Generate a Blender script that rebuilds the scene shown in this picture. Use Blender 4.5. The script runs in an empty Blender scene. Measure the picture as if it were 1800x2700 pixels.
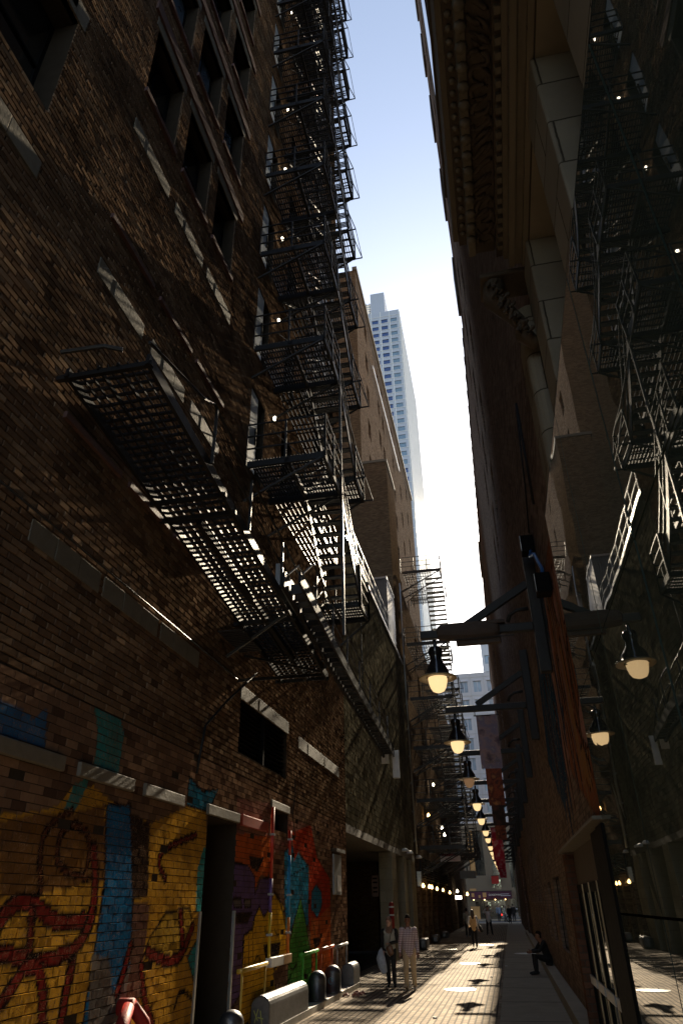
import bpy, math, random
from mathutils import Vector, Matrix
import numpy as np
random.seed(7); RNG=np.random.RandomState(3)
S=bpy.context.scene
COL=S.collection
# ------------------------------------------------------------------ camera
CX,CY,FL=900.,1350.,1800.
_V=np.array([846.-CX,-1772.-CY,FL]); _A=np.array([1342.-CX,2380.-CY,FL])
UP=_V/np.linalg.norm(_V)
AL=_A/np.linalg.norm(_A); AL=AL-UP*(AL@UP); AL/=np.linalg.norm(AL)
XR=np.cross(AL,UP)
EYE=2.0
cam=bpy.data.cameras.new('camera'); co=bpy.data.objects.new('camera',cam); COL.objects.link(co)
cam.sensor_fit='VERTICAL'; cam.sensor_height=36; cam.lens=24.0
cam.clip_start=0.05; cam.clip_end=3000
_r=Vector((XR[0],AL[0],UP[0])); _u=-Vector((XR[1],AL[1],UP[1])); _f=Vector((XR[2],AL[2],UP[2]))
co.matrix_world=Matrix(((_r.x,_u.x,-_f.x,0),(_r.y,_u.y,-_f.y,0),(_r.z,_u.z,-_f.z,EYE),(0,0,0,1)))
S.camera=co
# ------------------------------------------------------------------ light
SUN_EL,SUN_AZ=math.radians(27.5),math.radians(1.95)
w=bpy.data.worlds.new('World'); S.world=w; w.use_nodes=True
nt=w.node_tree; bg=nt.nodes['Background']
sky=nt.nodes.new('ShaderNodeTexSky'); sky.sky_type='NISHITA'; sky.sun_disc=False
sky.sun_elevation=SUN_EL; sky.sun_rotation=SUN_AZ; sky.altitude=200; sky.air_density=1.0; sky.dust_density=.7; sky.ozone_density=.25
hs=nt.nodes.new('ShaderNodeHueSaturation'); hs.inputs['Saturation'].default_value=.80; nt.links.new(sky.outputs[0],hs.inputs['Color']); nt.links.new(hs.outputs[0],bg.inputs[0]); bg.inputs[1].default_value=0.09
sl=bpy.data.lights.new('sun','SUN'); sl.energy=5.0; sl.angle=math.radians(0.5); sl.color=(1.0,.84,.61)
so=bpy.data.objects.new('sun',sl); COL.objects.link(so)
_d=Vector((math.sin(SUN_AZ)*math.cos(SUN_EL),math.cos(SUN_AZ)*math.cos(SUN_EL),math.sin(SUN_EL)))
so.rotation_euler=_d.to_track_quat('Z','Y').to_euler()
S.view_settings.view_transform='Standard'; S.view_settings.look='None'; S.view_settings.gamma=1
S.view_settings.exposure=1.68
S.render.engine='CYCLES'
S.cycles.max_bounces=10; S.cycles.diffuse_bounces=8; S.cycles.sample_clamp_indirect=4
# ------------------------------------------------------------------ pixel -> point on a plane of the place
def at(px,py,x=None,y=None,z=None):
    d=np.array([px-CX,py-CY,FL]); r=(d@XR,d@AL,d@UP)
    t=x/r[0] if x is not None else y/r[1] if y is not None else (z-EYE)/r[2]
    return Vector((r[0]*t,r[1]*t,EYE+r[2]*t))
# ------------------------------------------------------------------ materials
def new_mat(n):
    m=bpy.data.materials.new(n); m.use_nodes=True; t=m.node_tree
    return m,t,t.nodes['Principled BSDF']
def nd(t,k,**a):
    n=t.nodes.new(k)
    for q,v in a.items():
        if q in('i',):
            for kk,vv in v.items(): n.inputs[kk].default_value=vv
        else: setattr(n,q,v)
    return n
def math_(t,op,a,b=None,clamp=False):
    n=t.nodes.new('ShaderNodeMath'); n.operation=op; n.use_clamp=clamp
    for i,v in enumerate((a,b)):
        if v is None: continue
        if isinstance(v,(int,float)): n.inputs[i].default_value=v
        else: t.links.new(v,n.inputs[i])
    return n.outputs[0]
def mixc(t,f,a,b,mode='MIX'):
    n=t.nodes.new('ShaderNodeMix'); n.data_type='RGBA'; n.blend_type=mode
    for i,v in ((0,f),(6,a),(7,b)):
        if isinstance(v,(int,float)): n.inputs[i].default_value=v
        elif isinstance(v,(tuple,list)): n.inputs[i].default_value=(*v,1) if len(v)==3 else v
        else: t.links.new(v,n.inputs[i])
    return n.outputs[2]
def plane_uv(t):
    """world u,v on vertical walls: u runs along the wall, v is height"""
    g=t.nodes.new('ShaderNodeNewGeometry'); p=t.nodes.new('ShaderNodeSeparateXYZ'); q=t.nodes.new('ShaderNodeSeparateXYZ')
    t.links.new(g.outputs['Position'],p.inputs[0]); t.links.new(g.outputs['True Normal'],q.inputs[0])
    isx=math_(t,'GREATER_THAN',math_(t,'ABSOLUTE',q.outputs[0]),.5)
    u=math_(t,'ADD',math_(t,'MULTIPLY',p.outputs[1],isx),math_(t,'MULTIPLY',p.outputs[0],math_(t,'SUBTRACT',1.,isx)))
    c=t.nodes.new('ShaderNodeCombineXYZ'); t.links.new(u,c.inputs[0]); t.links.new(p.outputs[2],c.inputs[1])
    return c.outputs[0],g.outputs['Position']
def noise(t,vec,scale,detail=4,rough=.6):
    n=nd(t,'ShaderNodeTexNoise'); n.inputs['Scale'].default_value=scale; n.inputs['Detail'].default_value=detail; n.inputs['Roughness'].default_value=rough
    if vec is not None: t.links.new(vec,n.inputs['Vector'])
    return n.outputs['Fac']
def ramp(t,f,stops):
    n=t.nodes.new('ShaderNodeValToRGB'); t.links.new(f,n.inputs[0]); e=n.color_ramp.elements
    while len(e)>1: e.remove(e[-1])
    e[0].position=stops[0][0]; e[0].color=(*stops[0][1],1)
    for p,c in stops[1:]:
        x=e.new(p); x.color=(*c,1)
    return n.outputs[0]
def brick_mat(name,cols,mortar,w=.23,h=.082,gap=.009,bump=.02,rough=.9,paint=False,stain=.5,spec=0.0,flat=None):
    m,t,b=new_mat(name)
    if flat:
        tc=t.nodes.new('ShaderNodeNewGeometry'); s=t.nodes.new('ShaderNodeSeparateXYZ'); t.links.new(tc.outputs['Position'],s.inputs[0])
        c=t.nodes.new('ShaderNodeCombineXYZ'); t.links.new(s.outputs[1],c.inputs[0]); t.links.new(s.outputs[0],c.inputs[1]); uv=c.outputs[0]; pos=tc.outputs['Position']
    else: uv,pos=plane_uv(t)
    # wobble the courses slightly
    wob=nd(t,'ShaderNodeTexNoise'); wob.inputs['Scale'].default_value=9; wob.inputs['Detail'].default_value=2; t.links.new(uv,wob.inputs['Vector'])
    va=nd(t,'ShaderNodeVectorMath',operation='MULTIPLY_ADD'); t.links.new(wob.outputs['Color'],va.inputs[0]); va.inputs[1].default_value=(.016,.012,0); t.links.new(uv,va.inputs[2])
    br=nd(t,'ShaderNodeTexBrick'); t.links.new(va.outputs[0],br.inputs['Vector'])
    br.inputs['Color1'].default_value=(0,0,0,1); br.inputs['Color2'].default_value=(1,1,1,1); br.inputs['Mortar'].default_value=(.5,.5,.5,1)
    br.inputs['Scale'].default_value=1; br.inputs['Mortar Size'].default_value=gap; br.inputs['Mortar Smooth'].default_value=.35
    br.inputs['Bias'].default_value=0; br.inputs['Brick Width'].default_value=w; br.inputs['Row Height'].default_value=h
    n=len(cols)
    col=ramp(t,br.outputs['Color'],[(i/(n-1),c) for i,c in enumerate(cols)])
    n1=noise(t,pos,.9,5); n2=noise(t,pos,14,5); n3=noise(t,pos,60,3)
    col=mixc(t,math_(t,'MULTIPLY',math_(t,'SUBTRACT',n1,.42,True),stain*3,True),col,tuple(x*.35 for x in cols[0]))
    col=mixc(t,math_(t,'MULTIPLY',n3,.5),col,(.5,.5,.5),'OVERLAY')
    if paint:
        at_=nd(t,'ShaderNodeAttribute',attribute_name='paint'); 
        worn=math_(t,'MULTIPLY',at_.outputs['Alpha'],math_(t,'GREATER_THAN',n2,.40))
        pc=mixc(t,math_(t,'MULTIPLY',n2,.8),at_.outputs['Color'],(.35,.35,.35),'OVERLAY')
        col=mixc(t,worn,col,pc)
        mort=mixc(t,math_(t,'MULTIPLY',at_.outputs['Alpha'],.75),mortar,at_.outputs['Color'])
        col=mixc(t,math_(t,'MULTIPLY',br.outputs['Fac'],.8),col,mort)
        b.inputs['Roughness'].default_value=.55
    else:
        col=mixc(t,math_(t,'MULTIPLY',br.outputs['Fac'],.9),col,mortar)
    t.links.new(col,b.inputs['Base Color'])
    b.inputs['Roughness'].default_value=rough; b.inputs['Specular IOR Level'].default_value=spec
    hgt=math_(t,'ADD',math_(t,'SUBTRACT',1.,br.outputs['Fac']),math_(t,'MULTIPLY',br.outputs['Color'],.35))
    hgt=math_(t,'ADD',hgt,math_(t,'MULTIPLY',n2,.55)); hgt=math_(t,'ADD',hgt,math_(t,'MULTIPLY',n3,.3))
    bp=nd(t,'ShaderNodeBump'); bp.inputs['Strength'].default_value=1; bp.inputs['Distance'].default_value=bump
    t.links.new(hgt,bp.inputs['Height']); t.links.new(bp.outputs[0],b.inputs['Normal'])
    return m
def plain(name,col,rough=.6,metal=0,bump=0,bscale=40,var=.25,spec=.5,emit=None,es=0,coat=0,scale=6):
    m,t,b=new_mat(name)
    g=t.nodes.new('ShaderNodeNewGeometry'); pos=g.outputs['Position']
    n=noise(t,pos,scale,5)
    c=mixc(t,n,tuple(x*(1-var) for x in col),tuple(min(1,x*(1+var)) for x in col))
    t.links.new(c,b.inputs['Base Color']); b.inputs['Metallic'].default_value=metal
    r=math_(t,'ADD',math_(t,'MULTIPLY',noise(t,pos,scale*2.3,4),.25),rough-.12,True); t.links.new(r,b.inputs['Roughness'])
    b.inputs['Specular IOR Level'].default_value=spec; b.inputs['Coat Weight'].default_value=coat
    if bump:
        bp=nd(t,'ShaderNodeBump'); bp.inputs['Distance'].default_value=bump; bp.inputs['Strength'].default_value=1
        t.links.new(noise(t,pos,bscale,5),bp.inputs['Height']); t.links.new(bp.outputs[0],b.inputs['Normal'])
    if emit: b.inputs['Emission Color'].default_value=(*emit,1); b.inputs['Emission Strength'].default_value=es
    return m
M={}
M['brickL']=brick_mat('old_brown_brick',[(.020,.011,.008),(.075,.036,.02),(.12,.062,.034),(.04,.02,.015),(.17,.10,.058),(.055,.03,.022)],(.028,.022,.016),w=.25,h=.093,gap=.012,bump=.045)
M['paintbrick']=brick_mat('painted_brick',[(.03,.017,.012),(.10,.055,.033),(.14,.08,.05),(.06,.035,.026)],(.04,.032,.026),w=.25,h=.093,gap=.011,bump=.04,paint=True,spec=.1)
M['brickGrey']=brick_mat('grey_painted_block',[(.035,.033,.024),(.065,.06,.043),(.05,.046,.034)],(.02,.018,.014),w=.42,h=.2,gap=.008,bump=.018,)
M['brickFar']=brick_mat('tan_brick',[(.10,.068,.05),(.19,.135,.095),(.25,.19,.14),(.13,.092,.062)],(.13,.11,.085),bump=.02,stain=.35)
M['brickWarm']=brick_mat('brown_shaft_brick',[(.12,.08,.05),(.17,.115,.07),(.21,.15,.09)],(.14,.11,.08),bump=.012,stain=.3)
M['brickR']=brick_mat('dark_plum_brick',[(.13,.095,.078),(.22,.165,.135),(.29,.22,.18),(.17,.125,.10)],(.12,.10,.085),bump=.02,stain=.4)
M['paintR']=brick_mat('mural_brick',[(.15,.11,.085),(.24,.175,.135),(.28,.21,.16)],(.13,.11,.085),bump=.015,paint=True)
M['brickC']=brick_mat('reddish_brick',[(.10,.05,.03),(.16,.08,.05),(.12,.06,.04)],(.09,.07,.055),bump=.015)
M['stone']=brick_mat('limestone_blocks',[(.22,.195,.15),(.28,.25,.195),(.24,.21,.165)],(.05,.043,.034),w=1.05,h=.52,gap=.009,bump=.01,stain=.35)
M['pierstone']=brick_mat('pilaster_stone',[(.30,.28,.21),(.36,.33,.25)],(.2,.18,.14),w=.5,h=.42,gap=.006,bump=.008,stain=.25)
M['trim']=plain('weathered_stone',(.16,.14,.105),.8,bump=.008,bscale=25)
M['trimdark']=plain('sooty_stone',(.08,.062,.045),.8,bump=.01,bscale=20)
M['lintelsteel']=plain('rusty_lintel',(.11,.055,.045),.7,bump=.004)
M['pavers']=brick_mat('pavers',[(.20,.152,.10),(.32,.25,.175),(.25,.192,.134),(.38,.30,.215)],(.03,.023,.016),w=.24,h=.13,gap=.019,bump=.014,rough=.85,flat=True,stain=.6,spec=.08)
M['concrete']=plain('worn_concrete',(.30,.26,.20),.8,bump=.004,bscale=120,scale=2.2,var=.3,spec=.04)
M['kerb']=plain('kerb_concrete',(.40,.38,.34),.6,bump=.004,bscale=60)
M['asphalt']=plain('asphalt',(.06,.06,.065),.8,bump=.005,bscale=90)
M['blackiron']=plain('black_painted_iron',(.010,.010,.011),.5,bump=.0012,bscale=55,spec=.35,coat=.05)
M['iron2']=plain('worn_black_iron',(.025,.023,.021),.46,bump=.0015,bscale=70,spec=.45)
M['galv']=plain('galvanised_steel',(.42,.43,.42),.35,metal=.9)
M['greymetal']=plain('grey_painted_metal',(.33,.35,.36),.5,scale=1.5)
M['bollard']=plain('scuffed_bollard_steel',(.15,.15,.155),.42,metal=.8,bump=.004,bscale=30,scale=9,var=.5)
M['palebox']=plain('pale_door_paint',(.42,.48,.55),.5,scale=2)
M['darkglass']=plain('dark_window_glass',(.012,.015,.018),.12,spec=.9,coat=.6,scale=1.2)
M['skyreflglass']=plain('painted_sky_reflection_glass',(.10,.14,.19),.2,spec=.9,scale=3,var=.6)  # bluish sky reflection painted into the pane's base colour
M['mirror'],_t,_b=new_mat('tinted_shopfront_glass')
_b.inputs['Base Color'].default_value=(.045,.065,.057,1); _b.inputs['Roughness'].default_value=.012; _b.inputs['IOR'].default_value=1.6; _b.inputs['Coat Weight'].default_value=0; _b.inputs['Coat Roughness'].default_value=.01
_g=_t.nodes.new('ShaderNodeNewGeometry'); _bp=nd(_t,'ShaderNodeBump'); _bp.inputs['Distance'].default_value=.0015
_t.links.new(noise(_t,_g.outputs['Position'],1.3,1),_bp.inputs['Height']); _t.links.new(_bp.outputs[0],_b.inputs['Normal'])
M['blackframe']=plain('black_frame_paint',(.005,.005,.005),.75,spec=.12)
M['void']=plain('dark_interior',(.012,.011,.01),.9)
M['wood']=plain('tarred_timber',(.018,.016,.014),.6,bump=.006,bscale=18)
M['wrap']=plain('brown_wrapped_timber',(.07,.045,.03),.7,bump=.01,bscale=22)
M['lampblack']=plain('lamp_enamel',(.012,.013,.015),.16,spec=.7,coat=.8)
M['lampdisc']=plain('lamp_brim_enamel',(.34,.26,.14),.4)
M['globe']=plain('lit_lamp_globe',(.7,.5,.25),.35,emit=(1,.68,.33),es=.36)
M['globeoff']=plain('dim_lamp_globe',(.35,.22,.14),.35,emit=(.8,.45,.22),es=.06)
M['bulb']=plain('lit_bulb',(.9,.7,.4),.3,emit=(1,.6,.2),es=3.5)
M['wbulb']=plain('lit_white_bulb',(.9,.85,.7),.3,emit=(1,.88,.66),es=5)
M['corr']=plain('corrugated_metal',(.17,.17,.165),.4,metal=.4,scale=1)
M['white']=plain('chipped_white_paint',(.72,.72,.70),.5,bump=.002)
M['red']=plain('red_paint',(.28,.02,.015),.6,spec=.3,bump=.004)
M['maroon']=plain('maroon_cloth',(.20,.012,.05),.8)
M['tower']=plain('pale_precast_concrete',(.42,.45,.52),.7,scale=.2,var=.06)
M['towerglass']=plain('blue_tower_glass',(.015,.05,.18),.08,spec=.9,coat=.5,scale=.15,var=.4)
M['b2wall']=plain('grey_precast_wall',(.40,.42,.46),.7,scale=.3,var=.08)
M['b2glass']=plain('grey_blue_glass',(.16,.24,.32),.15,spec=.8,coat=.4,scale=.9,var=.5)
M['beige']=plain('beige_limestone',(.17,.14,.10),.8,scale=.6,var=.12,bump=.01,bscale=4)
M['ochre']=plain('ochre_panel',(.50,.30,.12),.7)
M['skinD']=plain('brown_skin',(.22,.10,.06),.5,var=.08)
M['skinL']=plain('light_skin',(.45,.27,.19),.5,var=.08)
M['hairD']=plain('dark_hair',(.02,.014,.01),.85,spec=.1,bump=.004,bscale=200)
M['hairB']=plain('brown_hair',(.09,.05,.028),.45,bump=.004,bscale=200)
M['khaki']=plain('khaki_cloth',(.48,.37,.23),.85,bump=.004,bscale=40)
M['blackcloth']=plain('black_cloth',(.012,.012,.014),.85,bump=.004,bscale=40)
M['tanvest']=plain('tan_vest_cloth',(.72,.45,.2),.85,bump=.006,bscale=30)
M['whitecloth']=plain('white_cloth',(.85,.86,.88),.85,bump=.005,bscale=30)
M['greycloth']=plain('grey_green_cloth',(.30,.31,.27),.85,bump=.005,bscale=30)
M['scarf']=plain('taupe_scarf',(.20,.125,.09),.85,bump=.008,bscale=28)
M['bluecloth']=plain('pale_blue_cloth',(.25,.33,.5),.85)
M['darkcloth']=plain('charcoal_cloth',(.03,.03,.035),.85)
M['plastic']=plain('pale_blue_plastic',(.35,.42,.52),.3,bump=.02,bscale=16,coat=.3,scale=14,var=.5)
M['leather']=plain('brown_leather',(.12,.06,.03),.4)
M['sole']=plain('tan_shoe',(.32,.26,.19),.6)
M['tyre']=plain('tyre_rubber',(.02,.02,.02),.8)
M['carpaint']=plain('silver_car_paint',(.35,.38,.42),.25,metal=.6,coat=1,var=.05)
M['carglass']=plain('car_glass',(.02,.025,.03),.05,spec=.9)
M['tail']=plain('red_tail_lamp',(.5,.01,.01),.3,emit=(1,.03,.02),es=1.2)
M['paper']=plain('faded_notice_paper',(.22,.15,.13),.8)
M['litter']=plain('crumpled_litter',(.35,.16,.12),.7,bump=.01,bscale=30,scale=30,var=.6)
# plaid shirt
def plaid():
    m,t,b=new_mat('plaid_shirt_cloth')
    tc=nd(t,'ShaderNodeTexCoord'); s=nd(t,'ShaderNodeSeparateXYZ'); t.links.new(tc.outputs['Object'],s.inputs[0])
    f=lambda o,p,th: math_(t,'GREATER_THAN',math_(t,'FRACT',math_(t,'MULTIPLY',o,p)),th)
    k=math_(t,'MAXIMUM',f(s.outputs[0],24,.6),f(s.outputs[2],24,.6))
    t.links.new(mixc(t,math_(t,'MULTIPLY',k,.8),(.78,.68,.70),(.13,.05,.07)),b.inputs['Base Color']); b.inputs['Roughness'].default_value=.85
    return m
M['plaid']=plaid()
# ------------------------------------------------------------------ mesh builder
class MB:
    def __init__(s): s.v=[]; s.f=[]; s.smooth=False
    def quad(s,a,b,c,d):
        n=len(s.v); s.v+= [tuple(a),tuple(b),tuple(c),tuple(d)]; s.f.append((n,n+1,n+2,n+3))
    def box(s,x0,x1,y0,y1,z0,z1):
        n=len(s.v); s.v+=[(x0,y0,z0),(x1,y0,z0),(x1,y1,z0),(x0,y1,z0),(x0,y0,z1),(x1,y0,z1),(x1,y1,z1),(x0,y1,z1)]
        s.f+=[tuple(n+i for i in q) for q in((0,3,2,1),(4,5,6,7),(0,1,5,4),(1,2,6,5),(2,3,7,6),(3,0,4,7))]; return s
    def bar(s,p,q,w=.04,h=.04,side=None):
        p=Vector(p);q=Vector(q);d=(q-p)
        if d.length<1e-6: return s
        d.normalize(); sd=Vector(side) if side else (Vector((0,0,1)).cross(d) if abs(d.z)<.95 else Vector((1,0,0)))
        sd=(sd-d*sd.dot(d)).normalized(); up=d.cross(sd)
        a=sd*(w/2); b=up*(h/2); n=len(s.v)
        for c in(p,q): s.v+=[tuple(c-a-b),tuple(c+a-b),tuple(c+a+b),tuple(c-a+b)]
        s.f+=[tuple(n+i for i in k) for k in((0,3,2,1),(4,5,6,7),(0,1,5,4),(1,2,6,5),(2,3,7,6),(3,0,4,7))]; return s
    def tube(s,pts,r,seg=8,flat=1,side=None,caps=True):
        """pts: list of points; r: radius or list of radii or (ra,rb)"""
        P=[Vector(p) for p in pts]; N=len(P); n0=len(s.v)
        R=r if isinstance(r,list) else [r]*N
        for i in range(N):
            d=(P[min(i+1,N-1)]-P[max(i-1,0)]).normalized()
            ref=Vector(side) if side else (Vector((1,0,0)) if abs(d.x)<.8 else Vector((0,1,0)))
            a=(ref-d*ref.dot(d)).normalized(); b=d.cross(a)
            ra,rb=R[i] if isinstance(R[i],tuple) else (R[i],R[i])
            for k in range(seg):
                t=2*math.pi*k/seg; s.v.append(tuple(P[i]+a*(ra*math.cos(t))+b*(rb*math.sin(t))))
        for i in range(N-1):
            for k in range(seg):
                k2=(k+1)%seg; s.f.append((n0+i*seg+k,n0+i*seg+k2,n0+(i+1)*seg+k2,n0+(i+1)*seg+k))
        if caps:
            s.f.append(tuple(n0+k for k in reversed(range(seg)))); s.f.append(tuple(n0+(N-1)*seg+k for k in range(seg)))
        return s
    def limb(s,secs,seg=14,side=(1,0,0)):
        """rounded closed tube through (point, ra, rb)"""
        P=[Vector(a[0]) for a in secs]; R=[(a[1],a[2] if len(a)>2 else a[1]) for a in secs]
        d0=(P[0]-P[1]).normalized(); d1=(P[-1]-P[-2]).normalized()
        def cap(p,d,r):
            m=min(r); return [(p+d*m*math.sin(t),(r[0]*math.cos(t),r[1]*math.cos(t))) for t in (.5,1.0,1.4)]
        a=[c for c in reversed(cap(P[0],d0,R[0]))]; b=cap(P[-1],d1,R[-1])
        allp=[x[0] for x in a]+P+[x[0] for x in b]; allr=[x[1] for x in a]+R+[x[1] for x in b]
        return s.tube(allp,allr,seg,side=side)
    def lathe(s,prof,c=(0,0,0),seg=24,axis='z'):
        n0=len(s.v); N=len(prof)
        for r,z in prof:
            for k in range(seg):
                t=2*math.pi*k/seg
                s.v.append((c[0]+r*math.cos(t),c[1]+r*math.sin(t),c[2]+z))
        for i in range(N-1):
            for k in range(seg):
                k2=(k+1)%seg; s.f.append((n0+i*seg+k,n0+i*seg+k2,n0+(i+1)*seg+k2,n0+(i+1)*seg+k))
        s.f.append(tuple(n0+k for k in reversed(range(seg)))); s.f.append(tuple(n0+(N-1)*seg+k for k in range(seg)))
        return s
    def build(s,name,mat,parent=None,loc=(0,0,0),smooth=False,world=True,bevel=0):
        me=bpy.data.meshes.new(name); L=Vector(loc)
        off=Vector((0,0,0))
        if parent is not None and world:
            off=parent_world(parent)
        elif parent is None and world: off=L
        me.from_pydata([tuple(Vector(v)-off) for v in s.v] if off.length>0 else s.v,[],s.f); me.validate()
        me.materials.append(M[mat] if isinstance(mat,str) else mat)
        if smooth:
            for p in me.polygons: p.use_smooth=True
        o=bpy.data.objects.new(name,me); COL.objects.link(o)
        if parent is not None: o.parent=parent
        else: o.location=L
        if bevel:
            md=o.modifiers.new('bevel','BEVEL'); md.width=bevel; md.segments=2; md.limit_method='ANGLE'
        return o
def parent_world(p):
    v=Vector((0,0,0))
    while p is not None: v+=p.location; p=p.parent
    return v
def tag(o,label=None,cat=None,group=None,kind=None):
    if label: o['label']=label
    if cat: o['category']=cat
    if group: o['group']=group
    if kind: o['kind']=kind
    return o
def thing(name,label,cat,loc=(0,0,0),group=None):
    o=bpy.data.objects.new(name,None); o.empty_display_size=.2; COL.objects.link(o); o.location=loc
    return tag(o,label,cat,group)
def kids(o): return [c for c in bpy.data.objects if c.parent is o]
def copy_tree(o,parent=None):
    c=o.copy(); COL.objects.link(c); c.parent=parent
    for ch in kids(o): copy_tree(ch,c)
    return c
def struct(mb,name,mat,**k): return tag(mb.build(name,mat,**k),kind='structure')

def wall_x(x,y0,y1,z0,z1,holes,depth=.3,face=1):
    """wall in the plane x, front looking to +x (face=1) or -x, with real openings and reveals"""
    m=MB(); ys=sorted({y0,y1,*[a for h in holes for a in h[:2] if y0<a<y1]}); zs=sorted({z0,z1,*[a for h in holes for a in h[2:4] if z0<a<z1]})
    def q(a,b,c,d): m.quad(*( (a,b,c,d) if face>0 else (d,c,b,a)))
    for i in range(len(ys)-1):
        for j in range(len(zs)-1):
            yc=(ys[i]+ys[i+1])/2; zc=(zs[j]+zs[j+1])/2
            if any(h[0]<yc<h[1] and h[2]<zc<h[3] for h in holes): continue
            q((x,ys[i],zs[j]),(x,ys[i+1],zs[j]),(x,ys[i+1],zs[j+1]),(x,ys[i],zs[j+1]))
    for h in holes:
        a,b,c,d=h[:4]; dp=h[4] if len(h)>4 else depth; X=x-face*dp
        q((x,a,c),(x,a,d),(X,a,d),(X,a,c)); q((x,b,d),(x,b,c),(X,b,c),(X,b,d))
        q((x,b,c),(x,a,c),(X,a,c),(X,b,c)); q((x,a,d),(x,b,d),(X,b,d),(X,a,d))
    return m
def paint_grid(x,y0,y1,z0,z1,step,holes,face,polys,strokes,depth=.3):
    """finely divided wall that carries a painted mural in its colour attribute 'paint'"""
    ys=list(np.arange(y0,y1,step)); zs=list(np.arange(z0,z1,step))
    def snap(l,vals,end):
        l=np.array(l+[end]); 
        for v in vals:
            i=int(np.argmin(abs(l-v)))
            if 0<i<len(l)-1: l[i]=v
        return l
    ys=snap(ys,[a for h in holes for a in h[:2]],y1); zs=snap(zs,[a for h in holes for a in h[2:4]],z1)
    ny,nz=len(ys),len(zs); m=MB()
    Y,Z=np.meshgrid(ys,zs,indexing='ij')
    m.v=[(x,float(a),float(b)) for a,b in zip(Y.ravel(),Z.ravel())]
    yc=(ys[:-1]+ys[1:])/2; zc=(zs[:-1]+zs[1:])/2
    bad=np.zeros((ny-1,nz-1),bool)
    for h in holes: bad|=((yc[:,None]>h[0])&(yc[:,None]<h[1])&(zc[None]>h[2])&(zc[None]<h[3]))
    for i in range(ny-1):
        for j in range(nz-1):
            if bad[i,j]: continue
            a=i*nz+j; f=(a,a+nz,a+nz+1,a+1); m.f.append(f if face>0 else f[::-1])
    P=np.stack([Y.ravel(),Z.ravel()],1); n=len(P); colr=np.zeros((n,4))
    def inside(poly):
        c=np.zeros(n,bool); k=len(poly)
        for i in range(k):
            (ya,za),(yb,zb)=poly[i],poly[(i+1)%k]
            if za==zb: continue
            cond=((za>P[:,1])!=(zb>P[:,1]))&(P[:,0]<(yb-ya)*(P[:,1]-za)/(zb-za)+ya); c^=cond
        return c
    def dist(line):
        d=np.full(n,9.)
        for (ya,za),(yb,zb) in zip(line[:-1],line[1:]):
            v=np.array([yb-ya,zb-za]); L=max(v@v,1e-9); w_=P-np.array([ya,za]); t=np.clip((w_@v)/L,0,1)
            d=np.minimum(d,np.linalg.norm(w_-t[:,None]*v,axis=1))
        return d
    for c,alpha,poly,edge in polys:
        k=inside(poly); colr[k]=(*c,alpha)
        if edge:
            k=dist(poly+[poly[0]])<edge; colr[k]=(.008,.008,.01,1)
    for c,wd,border,line in strokes:
        d=dist(line); 
        if border: colr[d<wd+border]=(.006,.005,.006,1)
        colr[d<wd]=(*c,1)
    base=len(m.v)
    def q(a,b,c,d): m.quad(*((a,b,c,d) if face>0 else (d,c,b,a)))
    for h in holes:
        a,b,c,d=h[:4]; dp=h[4] if len(h)>4 else depth; X=x-face*dp
        q((x,a,c),(x,a,d),(X,a,d),(X,a,c)); q((x,b,d),(x,b,c),(X,b,c),(X,b,d)); q((x,b,c),(x,a,c),(X,a,c),(X,b,c)); q((x,a,d),(x,b,d),(X,b,d),(X,a,d))
    extra=len(m.v)-base
    m.colors=np.vstack([colr,np.zeros((extra,4))])
    return m
def set_paint(o,m):
    a=o.data.color_attributes.new('paint','FLOAT_COLOR','POINT')
    a.data.foreach_set('color',m.colors.astype(np.float32).ravel())
def real_brick_mat(name,cols,rough=.9,paint=False,grime=.6):
    m,t,b=new_mat(name); g=t.nodes.new('ShaderNodeNewGeometry'); pos=g.outputs['Position']
    a=nd(t,'ShaderNodeAttribute',attribute_name='tone'); n=len(cols)
    col=ramp(t,a.outputs['Fac'],[(i/(n-1),c) for i,c in enumerate(cols)])
    n1=noise(t,pos,.7,6); n2=noise(t,pos,22,5); n3=noise(t,pos,90,3)
    col=mixc(t,math_(t,'MULTIPLY',math_(t,'SUBTRACT',n1,.44,True),grime*5,True),col,tuple(x*.3 for x in cols[1]))
    col=mixc(t,math_(t,'MULTIPLY',n2,.8),col,(.32,.30,.28),'OVERLAY')
    if paint:
        at_=nd(t,'ShaderNodeAttribute',attribute_name='paint')
        pc=mixc(t,math_(t,'MULTIPLY',n2,.9),at_.outputs['Color'],(.35,.35,.35),'OVERLAY')
        pc=mixc(t,math_(t,'MULTIPLY',math_(t,'SUBTRACT',noise(t,pos,2.6,6,.7),.42,True),3.2,True),pc,mixc(t,.6,pc,(.05,.03,.02)))
        worn=math_(t,'MULTIPLY',at_.outputs['Alpha'],math_(t,'GREATER_THAN',math_(t,'ADD',n3,math_(t,'MULTIPLY',n2,.4)),.60))
        col=mixc(t,worn,col,pc)
    t.links.new(col,b.inputs['Base Color']); b.inputs['Roughness'].default_value=rough; b.inputs['Specular IOR Level'].default_value=0.0
    bp=nd(t,'ShaderNodeBump'); bp.inputs['Distance'].default_value=.002; bp.inputs['Strength'].default_value=1
    t.links.new(math_(t,'ADD',n2,math_(t,'MULTIPLY',n3,.5)),bp.inputs['Height']); t.links.new(bp.outputs[0],b.inputs['Normal'])
    return m
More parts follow.
